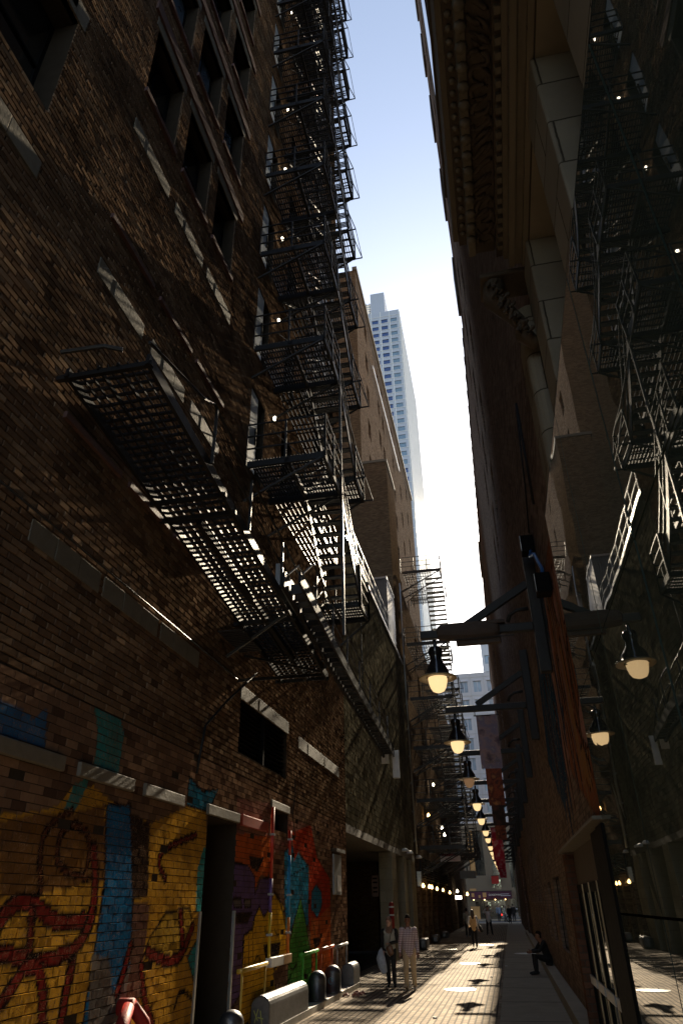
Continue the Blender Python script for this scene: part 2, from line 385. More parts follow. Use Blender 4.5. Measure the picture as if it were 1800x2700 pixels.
def real_bricks(name,mat,parent,X,y0,y1,z0,z1,holes,bw=.25,bh=.093,gap=.013,depth=.016,tilt=.022,fine=(1,1),paintf=None,seed=1):
    """individually laid bricks, each slightly proud, set back or skewed, on a wall facing +x"""
    rs=np.random.RandomState(seed); rows=int((z1-z0)/bh); Y0=[];Y1=[];Z0=[];Z1=[]
    for r in range(rows):
        za=z0+r*bh+gap/2; zb=za+bh-gap; zm=(za+zb)/2
        ys=np.arange(y0-(bw/2 if r%2 else 0),y1,bw); hs=[h for h in holes if h[2]-.02<zm<h[3]+.02]
        for a in ys:
            segs=[(max(a+gap/2,y0),min(a+bw-gap/2,y1))]
            for h in hs:
                ns=[]
                for p,q in segs:
                    if q<=h[0] or p>=h[1]: ns.append((p,q)); continue
                    if p<h[0]: ns.append((p,h[0]))
                    if q>h[1]: ns.append((h[1],q))
                segs=ns
            for p,q in segs:
                if q-p>.03: Y0.append(p);Y1.append(q);Z0.append(za);Z1.append(zb)
    Y0,Y1,Z0,Z1=map(np.array,(Y0,Y1,Z0,Z1)); n=len(Y0)
    jit=rs.uniform(-.3,.3,(n,4))*gap; Y0=Y0+jit[:,0]; Y1=Y1+jit[:,1]; Z0=Z0+jit[:,2]*.6; Z1=Z1+jit[:,3]*.6
    nx_,nz_=fine; U=np.linspace(0,1,nx_+1); W=np.linspace(0,1,nz_+1)
    yaw=rs.normal(0,tilt,n); pit=rs.normal(0,tilt,n); pr=rs.uniform(-.0010,.0010,n)+(rs.rand(n)>.985)*-.008
    e=min(.007,depth*.6); k=(nx_+1)*(nz_+1)
    front=np.zeros((n,k,3)); 
    for i,u in enumerate(U):
        for j,w_ in enumerate(W):
            yy=Y0+e+(Y1-Y0-2*e)*u; zz=Z0+e+(Z1-Z0-2*e)*w_
            front[:,i*(nz_+1)+j,0]=X+pr+yaw*(yy-(Y0+Y1)/2)+pit*(zz-(Z0+Z1)/2)+(rs.uniform(-.0006,.0006,n) if k>4 else 0)
            front[:,i*(nz_+1)+j,1]=yy; front[:,i*(nz_+1)+j,2]=zz
    back=np.zeros((n,4,3)); xb=X-depth
    for i,(a,b) in enumerate(((Y0,Z0),(Y1,Z0),(Y1,Z1),(Y0,Z1))): back[:,i,0]=xb; back[:,i,1]=a; back[:,i,2]=b
    V=np.concatenate([front,back],1).reshape(-1,3); K=k+4
    q=[]
    for i in range(nx_):
        for j in range(nz_): q.append((i*(nz_+1)+j,(i+1)*(nz_+1)+j,(i+1)*(nz_+1)+j+1,i*(nz_+1)+j+1))
    c=[0,nx_*(nz_+1),nx_*(nz_+1)+nz_,nz_]; 
    for a in range(4): b=(a+1)%4; q.append((k+a,k+b,c[b],c[a]))
    q=np.array(q); F=(q[None]+np.arange(n)[:,None,None]*K).reshape(-1,4)
    me=bpy.data.meshes.new(name); off=parent_world(parent)
    V2=V-np.array(off)
    me.vertices.add(len(V)); me.vertices.foreach_set('co',V2.ravel().astype(np.float32))
    me.loops.add(F.size); me.loops.foreach_set('vertex_index',F.ravel().astype(np.int32))
    me.polygons.add(len(F)); me.polygons.foreach_set('loop_start',(np.arange(len(F))*4).astype(np.int32))
    me.polygons.foreach_set('use_smooth',np.zeros(len(F),bool)); me.update(calc_edges=True); me.materials.append(M[mat])
    t=me.attributes.new('tone','FLOAT','POINT'); t.data.foreach_set('value',np.repeat(rs.rand(n),K).astype(np.float32))
    if paintf is not None:
        a=me.color_attributes.new('paint','FLOAT_COLOR','POINT'); a.data.foreach_set('color',paintf(V[:,1:3]).astype(np.float32).ravel())
    o=bpy.data.objects.new(name,me); COL.objects.link(o); o.parent=parent; return o
def painter(polys,strokes):
    def fn(P):
        n=len(P); colr=np.zeros((n,4))
        def dist(line):
            d=np.full(n,9.)
            for (ya,za),(yb,zb) in zip(line[:-1],line[1:]):
                v=np.array([yb-ya,zb-za]); L=max(v@v,1e-9); w_=P-np.array([ya,za]); t=np.clip((w_@v)/L,0,1)
                d=np.minimum(d,np.linalg.norm(w_-t[:,None]*v,axis=1))
            return d
        for c,alpha,poly,edge in polys:
            k=np.zeros(n,bool); m=len(poly)
            for i in range(m):
                (ya,za),(yb,zb)=poly[i],poly[(i+1)%m]
                if za==zb: continue
                k^=((za>P[:,1])!=(zb>P[:,1]))&(P[:,0]<(yb-ya)*(P[:,1]-za)/(zb-za)+ya)
            colr[k]=(*c,alpha)
            if edge: colr[dist(poly+[poly[0]])<edge]=(.008,.008,.01,1)
        for c,wd,border,line in strokes:
            l=[line[0]]   # smooth the stroke
            for i in range(1,len(line)-1): 
                a,b,c2=np.array(line[i-1]),np.array(line[i]),np.array(line[i+1]); l+= [tuple(a*.3+b*.7),tuple(.15*a+.7*b+.15*c2),tuple(b*.7+c2*.3)]
            l.append(line[-1]); d=dist(l)
            if border: colr[d<wd+border]=(.006,.005,.006,1)
            colr[d<wd]=(*c,1)
        return colr
    return fn
M['realbrick']=real_brick_mat('sooty_brown_bricks',[(.10,.066,.046),(.185,.12,.078),(.26,.172,.11),(.15,.098,.066),(.34,.24,.16),(.17,.112,.078),(.235,.155,.102)])
M['realpaint']=real_brick_mat('painted_bricks',[(.09,.055,.04),(.22,.135,.09),(.32,.20,.13),(.15,.095,.07)],paint=True,grime=.3)
M['realblock']=real_brick_mat('grey_painted_blocks',[(.13,.122,.088),(.22,.20,.145),(.18,.167,.12),(.27,.25,.18)])
M['mortar']=plain('sooty_mortar',(.05,.04,.03),.95,spec=0,bump=.004,bscale=90)
# ================================================================== ground
LX=-4.75; RX=1.17
g=MB(); g.quad((-700,-300,-.16),(700,-300,-.16),(700,1500,-.16),(-700,1500,-.16)); struct(g,'ground','asphalt')
g=MB(); g.box(LX-.6,-.45,-8,94,-.15,0); struct(g,'alley_paving','pavers')
g=MB(); g.box(-.445,RX+.4,-8,94,-.15,.004); struct(g,'concrete_path','concrete')
g=MB()
for y in np.arange(1.5,90,3.05): g.box(-.44,.9,y,y+.012,.004,.0062)
struct(g,'path_joints','void')
g=MB(); g.box(-60,60,96.5,108,-.15,-.10); struct(g,'street','asphalt')
g=MB(); g.box(-60,60,94,96.4,-.15,.0); struct(g,'near_pavement','concrete')
g=MB(); g.box(-60,60,108.1,115,-.15,.0); struct(g,'far_pavement','concrete')
g=MB(); g.box(LX,-4.38,13.2,23.0,0,.12); struct(g,'kerb','kerb')
g=MB(); g.box(.9,RX+.2,11.95,60,0,.25); struct(g,'wall_ledge','concrete')
# ================================================================== main brick building on the left
L1=thing('brick_building','tall brown brick building with painted mural base and many recessed windows, nearest on the left','building',(LX,12,0))
wins=[]
cols3=[(6.10,7.30),(7.72,8.92),(9.35,10.52)]
rows=[(15.0,17.1),(18.55,20.7),(22.1,24.2),(25.65,27.75),(29.2,31.3),(32.7,34.8),(36.2,38.3),(39.7,41.8)]
for a,b in cols3:
    for c,d in rows: wins.append((a,b,c,d,.4))
for c,d in [(11.2,13.5),(15.0,17.1),(18.55,20.7)]: wins.append((2.4,4.3,c,d,.5))
F1L=[10.9+3.58*k for k in range(10)]
exits=[(12.45,13.5,z+.05,z+2.35,.55) for z in F1L]
backw=[(y0,y0+1.1,z+.9,z+2.9,.35) for z in F1L for y0 in (15.0,18.6,20.8)]
blind=[]
vent=(12.95,16.3,4.6,5.6,.4)
BASE=4.2
up=[h for h in wins+exits+backw+blind if h[2]>BASE]+[vent]
wall_x(LX-.016,-9,23.1,BASE,62,up).build('mortar_bed','mortar',L1)
real_bricks('wall','realbrick',L1,LX,2.0,23.1,BASE,46,up,tilt=.02,seed=2)
# painted base
def m5(u,v): p=at(u*.574,1800+v*.574,x=LX); return (p.y,p.z)
def m4(u,v): p=at(500+u/3.484,2100+v/3.484,x=LX); return (p.y,p.z)
A5=lambda l:[m5(*p) for p in l]
A4=lambda l:[m4(*p) for p in l]
GOLD=(.60,.33,.04);TEAL=(.03,.26,.27);BLUE=(.02,.15,.34);BR=(.22,.025,.02);PUR=(.16,.10,.25);YEL=(.75,.46,.03);GRN=(.08,.32,.06);RED=(.52,.05,.02);ORG=(.62,.13,.02);BLK=(.01,.01,.012);PNK=(.45,.15,.15);LBL=(.03,.25,.42);GRY=(.16,.15,.14)
polys=[
 (GOLD,1,A5([(-900,560),(0,600),(180,590),(270,560),(330,480),(430,470),(560,590),(700,640),(860,570),(880,520),(950,590),(940,1568),(900,1900),(-900,1900)]),0),
 ((.22,.10,.02),.8,A5([(0,640),(180,600),(270,620),(480,560),(490,900),(300,950),(0,980)]),0),
 (TEAL,.9,A5([(430,90),(540,100),(570,230),(545,420),(430,400),(450,230)]),0),
 (TEAL,.85,A5([(290,600),(340,470),(420,420),(400,480),(340,600)]),0),
 (BLUE,.8,A5([(-200,40),(0,70),(160,160),(220,110),(210,300),(0,240),(-200,240)]),0),
 ((.02,.16,.26),1,A5([(870,430),(930,500),(1003,490),(960,590),(900,570),(860,560)]),.02),
 (TEAL,1,A5([(935,760),(948,760),(945,1060),(900,1050),(905,870)]),0),
 (TEAL,1,A5([(925,1150),(905,1430),(860,1260)]),.02),
 (BLUE,1,A5([(490,560),(600,560),(612,1000),(600,1300),(560,1568),(540,1900),(330,1900),(380,1568),(440,1200),(480,930)]),.02),
 (GRY,.9,A5([(420,1250),(500,1260),(520,1430),(600,1300),(600,1900),(400,1900),(405,1568)]),0),
 ((.012,.01,.01),.85,A5([(600,600),(690,640),(680,980),(610,1000)]),0),
 ((.16,.08,.06),.9,A5([(612,1010),(690,1020),(660,1260),(640,1500),(560,1568),(600,1300)]),0),
 ((.5,.30,.04),1,A5([(690,1170),(760,1060),(870,1030),(885,1110),(840,1240),(780,1280),(660,1250)]),.02),
 # right of the doorway
 (PNK,.35,A4([(440,10),(740,60),(740,380),(900,400),(890,200),(1130,270),(1130,600),(950,500),(740,520),(740,380),(410,330)]),0),
 (ORG,.9,A4([(410,330),(740,370),(740,720),(640,740),(590,900),(560,760),(400,600)]),0),
 (PUR,1,A4([(400,600),(540,640),(600,740),(600,900),(650,760),(745,740),(725,1050),(680,1120),(640,1000),(590,1120),(560,1250),(490,1300),(480,1800),(360,1980),(380,1040)]),.015),
 (YEL,1,A4([(640,1010),(680,1110),(725,1040),(780,870),(860,1000),(890,1200),(885,1500),(790,1820),(660,2091),(470,2091),(470,1800),(500,1280),(545,1240),(580,1230),(600,1100)]),.02),
 (LBL,1,A4([(870,500),(940,450),(1000,520),(1090,640),(1095,1150),(1060,1250),(1020,930),(930,1250),(890,1330),(870,900)]),.015),
 (RED,.95,A4([(940,330),(1110,260),(1170,560),(1290,760),(1300,1600),(1280,1750),(1130,1700),(1120,1400),(1090,1100),(1100,640),(1000,500),(960,600)]),0),
 (ORG,.8,A4([(1110,1100),(1170,1130),(1290,1000),(1300,1600),(1130,1690),(1110,1400)]),0),
 (LBL,1,A4([(1120,880),(1160,810),(1210,880),(1215,1000),(1170,1120),(1140,1060),(1115,1050)]),.015),
 (GRN,1,A4([(1020,930),(1075,1200),(1100,1400),(1120,1440),(1120,1840),(1000,1850),(900,1780),(905,1400),(960,1150)]),.02),
 (BLK,.9,A4([(545,545),(690,555),(620,700),(560,650)]),0),
 (BLK,.85,A4([(395,1060),(580,1060),(530,1170),(430,1180)]),0),
 (GRY,.9,A4([(400,940),(470,940),(480,1010),(410,1020)]),.02),(GRY,.9,A4([(500,950),(560,950),(565,1010),(505,1010)]),.02),
 (BLK,1,A4([(675,1355),(835,1340),(820,1450),(700,1530)]),0),
 (BLK,1,A4([(780,1520),(870,1490),(770,1600)]),0),
 (BLK,.9,A4([(1130,1300),(1205,1290),(1190,1370),(1150,1400)]),0),
 ((.16,.09,.06),1,A4([(760,1620),(880,1500),(890,1760),(790,1800)]),0),
]
st=lambda l,w=.05,b=.04,c=BR:(c,w,b,A5(l))
strokes=[st([(-300,1240),(0,1235),(100,1270),(200,1275),(330,1240),(400,1150),(430,1050),(440,900),(430,760)]),
 st([(-60,1560),(0,1480),(60,1400),(110,1310),(170,1290),(200,1400),(195,1568),(195,1900)]),
 st([(0,1100),(60,1010),(150,1005),(200,1060),(280,1110),(380,1090)],.06),
 st([(330,1300),(300,1450),(280,1568),(250,1900)]),st([(145,1050),(140,1230)],.03),
 st([(400,900),(265,860),(262,740),(300,660),(370,650),(420,720),(400,850)],.02,.03,(.12,.04,.02)),
 st([(190,950),(180,760),(230,640),(330,590)],.02,.03,(.12,.04,.02)),
 st([(540,1420),(570,1330),(600,1210)],.04),st([(680,1240),(740,1270),(800,1290),(845,1230),(885,1120)],.05),
 st([(830,1060),(840,1200)],.05),st([(650,1300),(660,1450),(700,1568)],.04),st([(760,900),(720,820),(760,760),(850,720),(900,700)],.02),
 st([(800,1500),(830,1400),(880,1450)],.01,.02,BLK),
 (BLK,.012,0,A4([(500,1300),(510,1600)])),(BLK,.012,0,A4([(540,1250),(545,1560)])),(BLK,.012,0,A4([(580,1240),(585,1540)])),
 (BLK,.02,0,A4([(590,1540),(625,1440),(660,1540)])),(BLK,.018,0,A4([(690,1200),(700,1280),(720,1250)])),(BLK,.018,0,A4([(780,1220),(800,1280),(825,1260)])),
 (BLK,.015,0,A4([(910,740),(1080,640)])),(BLK,.02,0,A4([(920,1380),(900,1500),(940,1620),(980,1540)])),(BLK,.03,0,A4([(780,880),(850,1010),(880,1200)])),
 (BLK,.03,0,A4([(1140,1180),(1150,1270)])),(BLK,.03,0,A4([(1190,1180),(1195,1240)]))]
door=(11.7,13.12,0,3.33,.6); narrow=(15.28,16.5,3.42,3.84,.25)
bh=[door,narrow]
wall_x(LX-.0055,1.5,23.1,0,BASE,bh).build('painted_mortar_bed','mortar',L1)
real_bricks('mural_base','realpaint',L1,LX,2.4,23.1,0,BASE,bh,fine=(7,2),paintf=painter(polys,strokes),depth=.0055,gap=.007,tilt=.011,seed=5)
wall_x(LX,-9,1.5,0,BASE,[]).build('wall','brickL',L1)
x=LX
m=MB(); m.quad((LX,23.1,0),(LX-14,23.1,0),(LX-14,23.1,62),(LX,23.1,62)); m.quad((LX-14,-9,0),(LX,-9,0),(LX,-9,62),(LX-14,-9,62)); m.quad((LX-14,-9,62),(LX,-9,62),(LX,23.1,62),(LX-14,23.1,62)); m.quad((LX-14,23.1,0),(LX-14,-9,0),(LX-14,-9,62),(LX-14,23.1,62))
m.build('side_wall','brickL',L1)
def window(h,root,face=1,X=None,mull=True,gl='darkglass',frame='blackframe',back=.08):
    a,b,c,d=h[:4]; dp=h[4] if len(h)>4 else .3; xx=(X if X is not None else LX)-face*(dp-back)
    f=MB(); t=.06
    for q in ((a,a+t,c,d),(b-t,b,c,d),(a+t,b-t,c,c+t),(a+t,b-t,d-t,d)): f.box(xx-.02,xx+.02,*q[:2],*q[2:])
    if mull:
        zm=(c+d)/2; f.box(xx-.018,xx+.024,a+t,b-t,zm-.025,zm+.025); ym=(a+b)/2; f.box(xx-.015,xx+.015,ym-.015,ym+.015,c+t,zm-.025); f.box(xx-.015,xx+.015,ym-.015,ym+.015,zm+.025,d-t)
    fo=f.build('window',frame,root)
    g=MB(); g.box(xx-.012,xx-.006,a+.01,b-.01,c+.01,d-.01); g.build('pane',gl,fo)
    return fo
for k,h in enumerate(wins): window(h,L1,gl='skyreflglass' if k%4 in(1,) or h[0]>9 and k%2 else 'darkglass')  # some panes get the painted sky reflection
for h in backw: window(h,L1)
for h in exits:
    d=MB(); xx=LX-.04
    d.box(xx-.03,xx+.02,h[0]+.02,h[0]+.55,h[2],h[3]-.03); d.box(xx-.26,xx-.2,h[0]+.55,h[1]-.02,h[2],h[3]-.03)
    dd=d.build('exit_door','palebox',L1); k=MB(); k.box(xx+.02,xx+.06,h[0]+.42,h[0]+.46,h[2]+.8,h[2]+1.3); k.build('handle','blackframe',dd)
m=MB(); 
for h in exits: m.box(LX-.62,LX-.56,h[0]-.05,h[1]+.05,h[2]-.05,h[3]+.05)
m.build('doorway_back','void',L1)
# lintels, sills and steel beams
def blocks(y0,y1,z0,z1,n,mat,proud=.012,name='lintel'):
    w_=(y1-y0)/n
    m=MB()
    for i in range(n): m.box(LX-.1,LX+proud+.004*(i%2),y0+i*w_+.006,y0+(i+1)*w_-.006,z0,z1)
    return m.build(name,mat,L1,bevel=.006)
for a,b in cols3:
    for c,d in rows:
        blocks(a-.12,b+.1,d,d+.3,1,'trim'); blocks(a-.05,b+.05,c-.13,c-.003,1,'lintelsteel',.06,'sill')
for c,d in rows:
    m=MB(); m.box(LX-.05,LX+.05,5.85,10.9,d+.32,d+.62); m.build('steel_beam','lintelsteel',L1)
    for a,b in cols3:   # pale quoins down the jamb
        q=MB()
        for i in range(18): q.box(LX-.32,LX+.006 ,b+.004,b+.05+.03*(i%2),c+i*(d-c)/18+.01,c+(i+1)*(d-c)/18-.006)
        q.build('jamb_bricks','brickFar',L1)
blocks(2.2,4.45,13.5,13.85,2,'trim')
for a,b in ((6.0,7.41),(7.69,9.08),(9.3,10.73),(3.6,4.46)): blocks(a,b,13.62,13.95,3,'trim')
for a,b in ((5.94,7.36),(7.66,9.0),(9.3,10.75),(2.6,4.46)): blocks(a,b,9.97,10.3,3,'trim')
for a,b in ((5.98,7.38),(7.68,9.0),(9.3,10.7)):
    blocks(a-.03,b+.03,11.2,11.298,1,'lintelsteel',.05,'sill'); blocks(a-.03,b+.03,7.35,7.448,1,'lintelsteel',.05,'sill')
for a,b in ((5.9,7.33),(7.52,9.06),(9.26,10.68)): blocks(a-.05,b+.05,5.56,5.84,3,'trim')
blocks(12.9,16.35,5.6,5.88,3,'trim',.02); blocks(17.29,22.1,5.46,5.76,5,'trim',.01)
for a,b in ((4.2,5.6),(5.75,7.27),(7.59,8.95),(9.28,10.61),(11.6,13.15),(15.18,16.58)):
    z0=3.35 if b<15 else 3.845
    m=MB(); m.box(LX-.1,LX+.05 if b<14 else LX+.03,a,b,z0,z0+.16); m.build('lintel','trim',L1,bevel=.012)
m=MB(); m.box(LX-.1,LX+.05,13.31,14.94,3.33,3.52); m.build('painted_lintel',plain('red_orange_ledge_paint',(.35,.05,.02),.5),L1,bevel=.01)
# louvred vent
m=MB()
for z in np.arange(4.64,5.58,.095): m.bar((LX-.12,12.97,z),(LX-.12,14.58,z),.10,.012); m.bar((LX-.12,14.66,z),(LX-.12,16.28,z),.10,.012)
m.box(LX-.2,LX-.03,14.58,14.66,4.6,5.6); m.box(LX-.42,LX-.4,12.9,16.35,4.55,5.65)
m.build('louvred_vent','blackframe',L1)
# doorway: recess back, jamb strip, notices
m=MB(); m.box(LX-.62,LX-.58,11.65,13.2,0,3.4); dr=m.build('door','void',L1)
m=MB(); m.box(LX-.576,LX-.56,11.95,12.2,1.35,1.85); m.box(LX-.576,LX-.56,12.25,12.95,1.3,1.95); m.build('notice','paper',dr)
m=MB(); m.box(LX-.01,LX+.025,11.62,11.68,0,1.95); m.box(LX-.01,LX+.04,13.14,13.2,0,1.95); m.build('door_edge_strip','galv',L1)
m=MB(); m.box(LX-.27,LX-.24,15.2,16.55,3.4,3.9); m.build('narrow_window_back','void',L1)
# ---- things on the mural wall
def hoop(name,label,y0,y1,z,mat,group='pipe guard hoops along the mural wall'):
    t=thing(name,label,'pipe guard',(LX,(y0+y1)/2,0),group)
    m=MB(); m.tube([(LX+.01,y0,z-.02),(LX+.10,y0+.01,z),(LX+.12,y0+.05,z),(LX+.12,y1-.05,z+.02),(LX+.01,y1,z)],.038,8); m.build('crossbar',mat,t,smooth=True)
    for y in (y0+.05,y1-.05):
        m=MB(); m.tube([(LX+.09,y,z),(LX+.09,y,.12)],.022,8); m.build('leg',mat,t,smooth=True)
PM=lambda n,c: plain(n,c,.4,spec=.6)
hoop('pipe_guard','yellow and violet pipe hoop on the mural just past the doorway',13.5,14.92,1.05,PM('ochre_pipe_paint',(.5,.32,.04)))
hoop('pipe_guard','green painted pipe hoop behind the first domed bollard',17.6,18.95,1.06,PM('green_pipe_paint',(.08,.4,.04)))
hoop('pipe_guard','orange red painted pipe hoop between green and grey hoops',19.33,20.68,1.07,PM('orange_pipe_paint',(.5,.09,.02)))
hoop('pipe_guard','bare grey pipe hoop nearest the garage opening',21.17,22.48,1.05,'greymetal')
def downpipe(label,y,segs):
    t=thing('downpipe',label,'pipe',(LX,y,0),'painted pipes on the mural wall')
    for i in range(len(segs)-1):
        z0,mat=segs[i]; z1=segs[i+1][0]
        m=MB(); m.tube([(LX+.05,y,z0),(LX+.05,y,z1+.002)],.032,10); m.build('pipe_section',mat,t,smooth=True)
    m=MB()
    for z in (3.3,2.2,1.5): m.box(LX,LX+.1,y-.05,y+.05,z,z+.04)
    m.build('bracket','greymetal',t)
PV=PM('violet_pipe_paint',(.14,.08,.25)); PY=PM('yellow_pipe_paint',(.6,.4,.02)); PR=PM('red_pipe_paint',(.5,.04,.02)); PB=PM('blue_pipe_paint',(.02,.25,.5)); PO=PM('orange_pipe_paint2',(.6,.18,.02))
downpipe('painted pipe left of the toothed mouth, red above, violet, then yellow',15.2,[(3.85,PR),(2.5,PV),(1.9,PY),(1.1,None)])
downpipe('painted pipe right of the toothed mouth, red above, blue, then orange',16.55,[(3.5,PR),(3.0,PB),(1.8,PO),(1.1,None)])
t=thing('ledge_box','small white and yellow ledge box at the foot of the painted pipes','ledge',(LX,15.9,1))
m=MB(); m.box(LX,LX+.13,15.15,16.0,.98,1.14); m.build('tray','white',t,bevel=.01); m=MB(); m.box(LX,LX+.13,16.002,16.6,.98,1.14); m.build('tray','ochre',t,bevel=.01)
t=thing('notice_case','tall grey metal notice case on brick beside the garage opening','notice case',(LX,21.6,2.8))
m=MB(); m.box(LX,LX+.06,21.12,22.05,2.27,3.28); m.build('case','greymetal',t,bevel=.01); m=MB(); m.box(LX+.06,LX+.066,21.5,21.95,2.35,2.75); m.build('sticker','white',t)
m=MB(); m.box(LX,LX+.16,21.0,22.2,3.33,3.42); m.build('hood','trimdark',t)
# cables and conduits
def cable(name,label,pts,r,mat='blackiron',cat='cable'):
    m=MB(); m.tube(pts,r,6); return tag(m.build(name,mat,None,loc=pts[0],smooth=True),label,cat)
cable('conduit','long thin conduit running along the brick under the iron gallery',[(LX+.03,3.2,5.93),(LX+.03,8,5.92),(LX+.03,12.6,5.9)],.013,'iron2','conduit')
cable('conduit','black cable sagging from the iron gallery down across the brick wall',[(LX+.25,13.1,6.15),(LX+.15,12.6,5.75),(LX+.06,12.0,5.3),(LX+.03,11.2,4.7),(LX+.03,11.0,3.9)],.022)
cable('conduit','thin loop of cable above the mural beside the vent',[(LX+.02,16.9,4.8),(LX+.03,17.0,4.3),(LX+.02,16.8,3.9),(LX+.02,17.1,3.4)],.01)
# ================================================================== parking garage (second building)
L2=thing('parking_garage','grey block parking garage with wide dark vehicle opening and concrete pillars','garage',(LX,32,0))
wall_x(LX-.014,23.1,41.5,4.25,14.9,[],.3).build('mortar_bed','mortar',L2)
real_bricks('wall','realblock',L2,LX,23.1,41.5,4.25,14.9,[],bw=.42,bh=.2,gap=.008,depth=.008,tilt=.014,seed=8)
m=MB(); m.box(LX-14,LX,23.11,41.5,4.0,4.25); m.build('soffit','trim',L2)
m=MB(); m.box(LX-14,LX+.03,23.11,41.5,14.9,15.06); m.build('roof','galv',L2)
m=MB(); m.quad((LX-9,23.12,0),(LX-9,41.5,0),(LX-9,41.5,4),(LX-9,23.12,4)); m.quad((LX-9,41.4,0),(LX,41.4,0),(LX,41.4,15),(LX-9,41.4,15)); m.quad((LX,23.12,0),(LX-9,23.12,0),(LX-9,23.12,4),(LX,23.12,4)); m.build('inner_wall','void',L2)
for y0,y1,xa in ((32.6,34.0,-5.3),(36.6,37.7,-5.25),(39.4,41.2,-5.2)):
    m=MB(); m.box(xa,LX+.02,y0,y1,0,4.0); m.build('pillar','pierstone',L2,bevel=.03)
m=MB()
for y in np.arange(23.3,41.5,1.6): m.bar((LX-.02,y,15.06),(LX-.02,y,16.1),.04,.04)
for z in (15.55,16.1): m.bar((LX-.02,23.2,z),(LX-.02,41.4,z),.04,.04)
m.build('roof_railing','greymetal',L2)
t=thing('corrugated_shed','corrugated metal shed on the garage roof','shed',(-5.35,37.3,15.06))
m=MB(); xs=np.arange(-5.95,-4.8,.1)
for i,xx in enumerate(xs): m.box(xx,xx+.055,35.8,38.85,15.07,18.3); m.box(xx+.055,xx+.1,35.83,38.85,15.07,18.3)
for y in np.arange(35.84,38.8,.14): m.box(-4.83,-4.80+.035,y,y+.07,15.07,18.3)
m.build('cladding','corr',t); m=MB(); m.box(-6.0,-4.72,35.74,38.9,18.3,18.42); m.build('roof','galv',t)
def flood(y,label,z=4.22):
    t=thing('dome_light',label,'light',(LX+.1,y,z),'white dome lights over the garage pillars')
    m=MB(); m.lathe([(.03,.14),(.10,.12),(.17,.05),(.19,0),(.17,-.02)],(LX+.14,y,z),16); m.build('dome','white',t,smooth=True); m=MB(); m.bar((LX-.05,y,z+.1),(LX+.14,y,z+.12),.04,.04); m.build('arm','greymetal',t)
flood(36.4,'white dome light over the first garage pillar'); flood(38.2,'white dome light between the garage pillars')
t=thing('pipe_run','pair of tall grey conduits running down the end of the garage wall','pipe',(LX,41.6,0))
for k,(yy,r) in enumerate(((41.62,.05),(41.95,.035))):
    m=MB(); m.tube([(LX+.08,yy,20.5),(LX+.08,yy,14.9),(LX+.10,yy,4.4)],r,8); m.build('pipe','galv',t,smooth=True)
m=MB()
for z in np.arange(5,20,1.5): m.box(LX,LX+.13,41.55,42.0,z,z+.05)
m.build('bracket','greymetal',t)
flood(42.3,'white dome light at the foot of the tall conduits')
m=MB(); m.box(LX,LX+.22,42.1,42.6,2.85,3.55); tag(m.build('junction_box','galv',None,loc=(LX+.1,42.3,3)),'grey junction box below the last dome light','box')
t=thing('clearance_pole','red safety pole with white bands standing before the garage pillar','pole',(-4.62,31.2,0))
m=MB(); m.lathe([(.10,0),(.10,2.0),(.085,2.07),(.04,2.1)],(-4.62,31.2,0),14); m.build('post','red',t,smooth=True)
for z in (1.62,1.9):
    m=MB(); m.lathe([(.104,0),(.104,.05)],(-4.62,31.2,z),14); m.build('band','white',t)
t=thing('garage_sign','small pinkish notice on the dark wall inside the garage opening','sign',(-5.32,33,2.4)); m=MB(); m.box(-5.6,-5.33,32.5,32.56,2.3,3.1); m.build('panel','paper',t); m=MB()
for z in (2.95,2.8,2.6,2.45): m.box(-5.56,-5.37,32.49,32.498,z,z+.06)
m.build('lettering','blackframe',t)
# ================================================================== tall tan building and shaft
L3=thing('tan_brick_building','tall tan brick building with small recessed windows beyond the garage','building',(-6.65,60,0))
hl=[]
for r_ in range(12):
    for c_,y in enumerate((44,50.5,53,60,66,72.5)):
        hl.append((y,y+1.3,6+3.6*r_,7.7+3.6*r_,.3))
wall_x(-6.65,40.2,80,0,49.6,hl).build('wall','brickFar',L3)
m=MB(); m.quad((-6.65,40.2,0),(-22,40.2,0),(-22,40.2,49.6),(-6.65,40.2,49.6)); m.quad((-22,80,0),(-6.65,80,0),(-6.65,80,49.6),(-22,80,49.6)); m.quad((-22,40.2,49.6),(-6.65,40.2,49.6),(-6.65,80,49.6),(-22,80,49.6)); m.f=[f[::-1] for f in m.f]; m.build('end_wall','brickWarm',L3)
for h in hl: 
    if h[2]>14: window(h,L3,1,-6.65,mull=False)
m=MB(); m.box(-6.9,-6.5,40.1,80.1,49.6,49.95); m.build('coping','trim',L3)
m=MB(); m.box(-6.7,-6.55,48,66,45.2,45.6); m.build('stone_band','white',L3)
m=MB(); m.box(-6.9,LX,38.9,42.9,15.0,28.5); m.build('shaft','brickWarm',L3)
m=MB(); m.box(-7.0,LX+.05,38.85,42.9,28.5,28.7); m.build('shaft_coping','trim',L3)
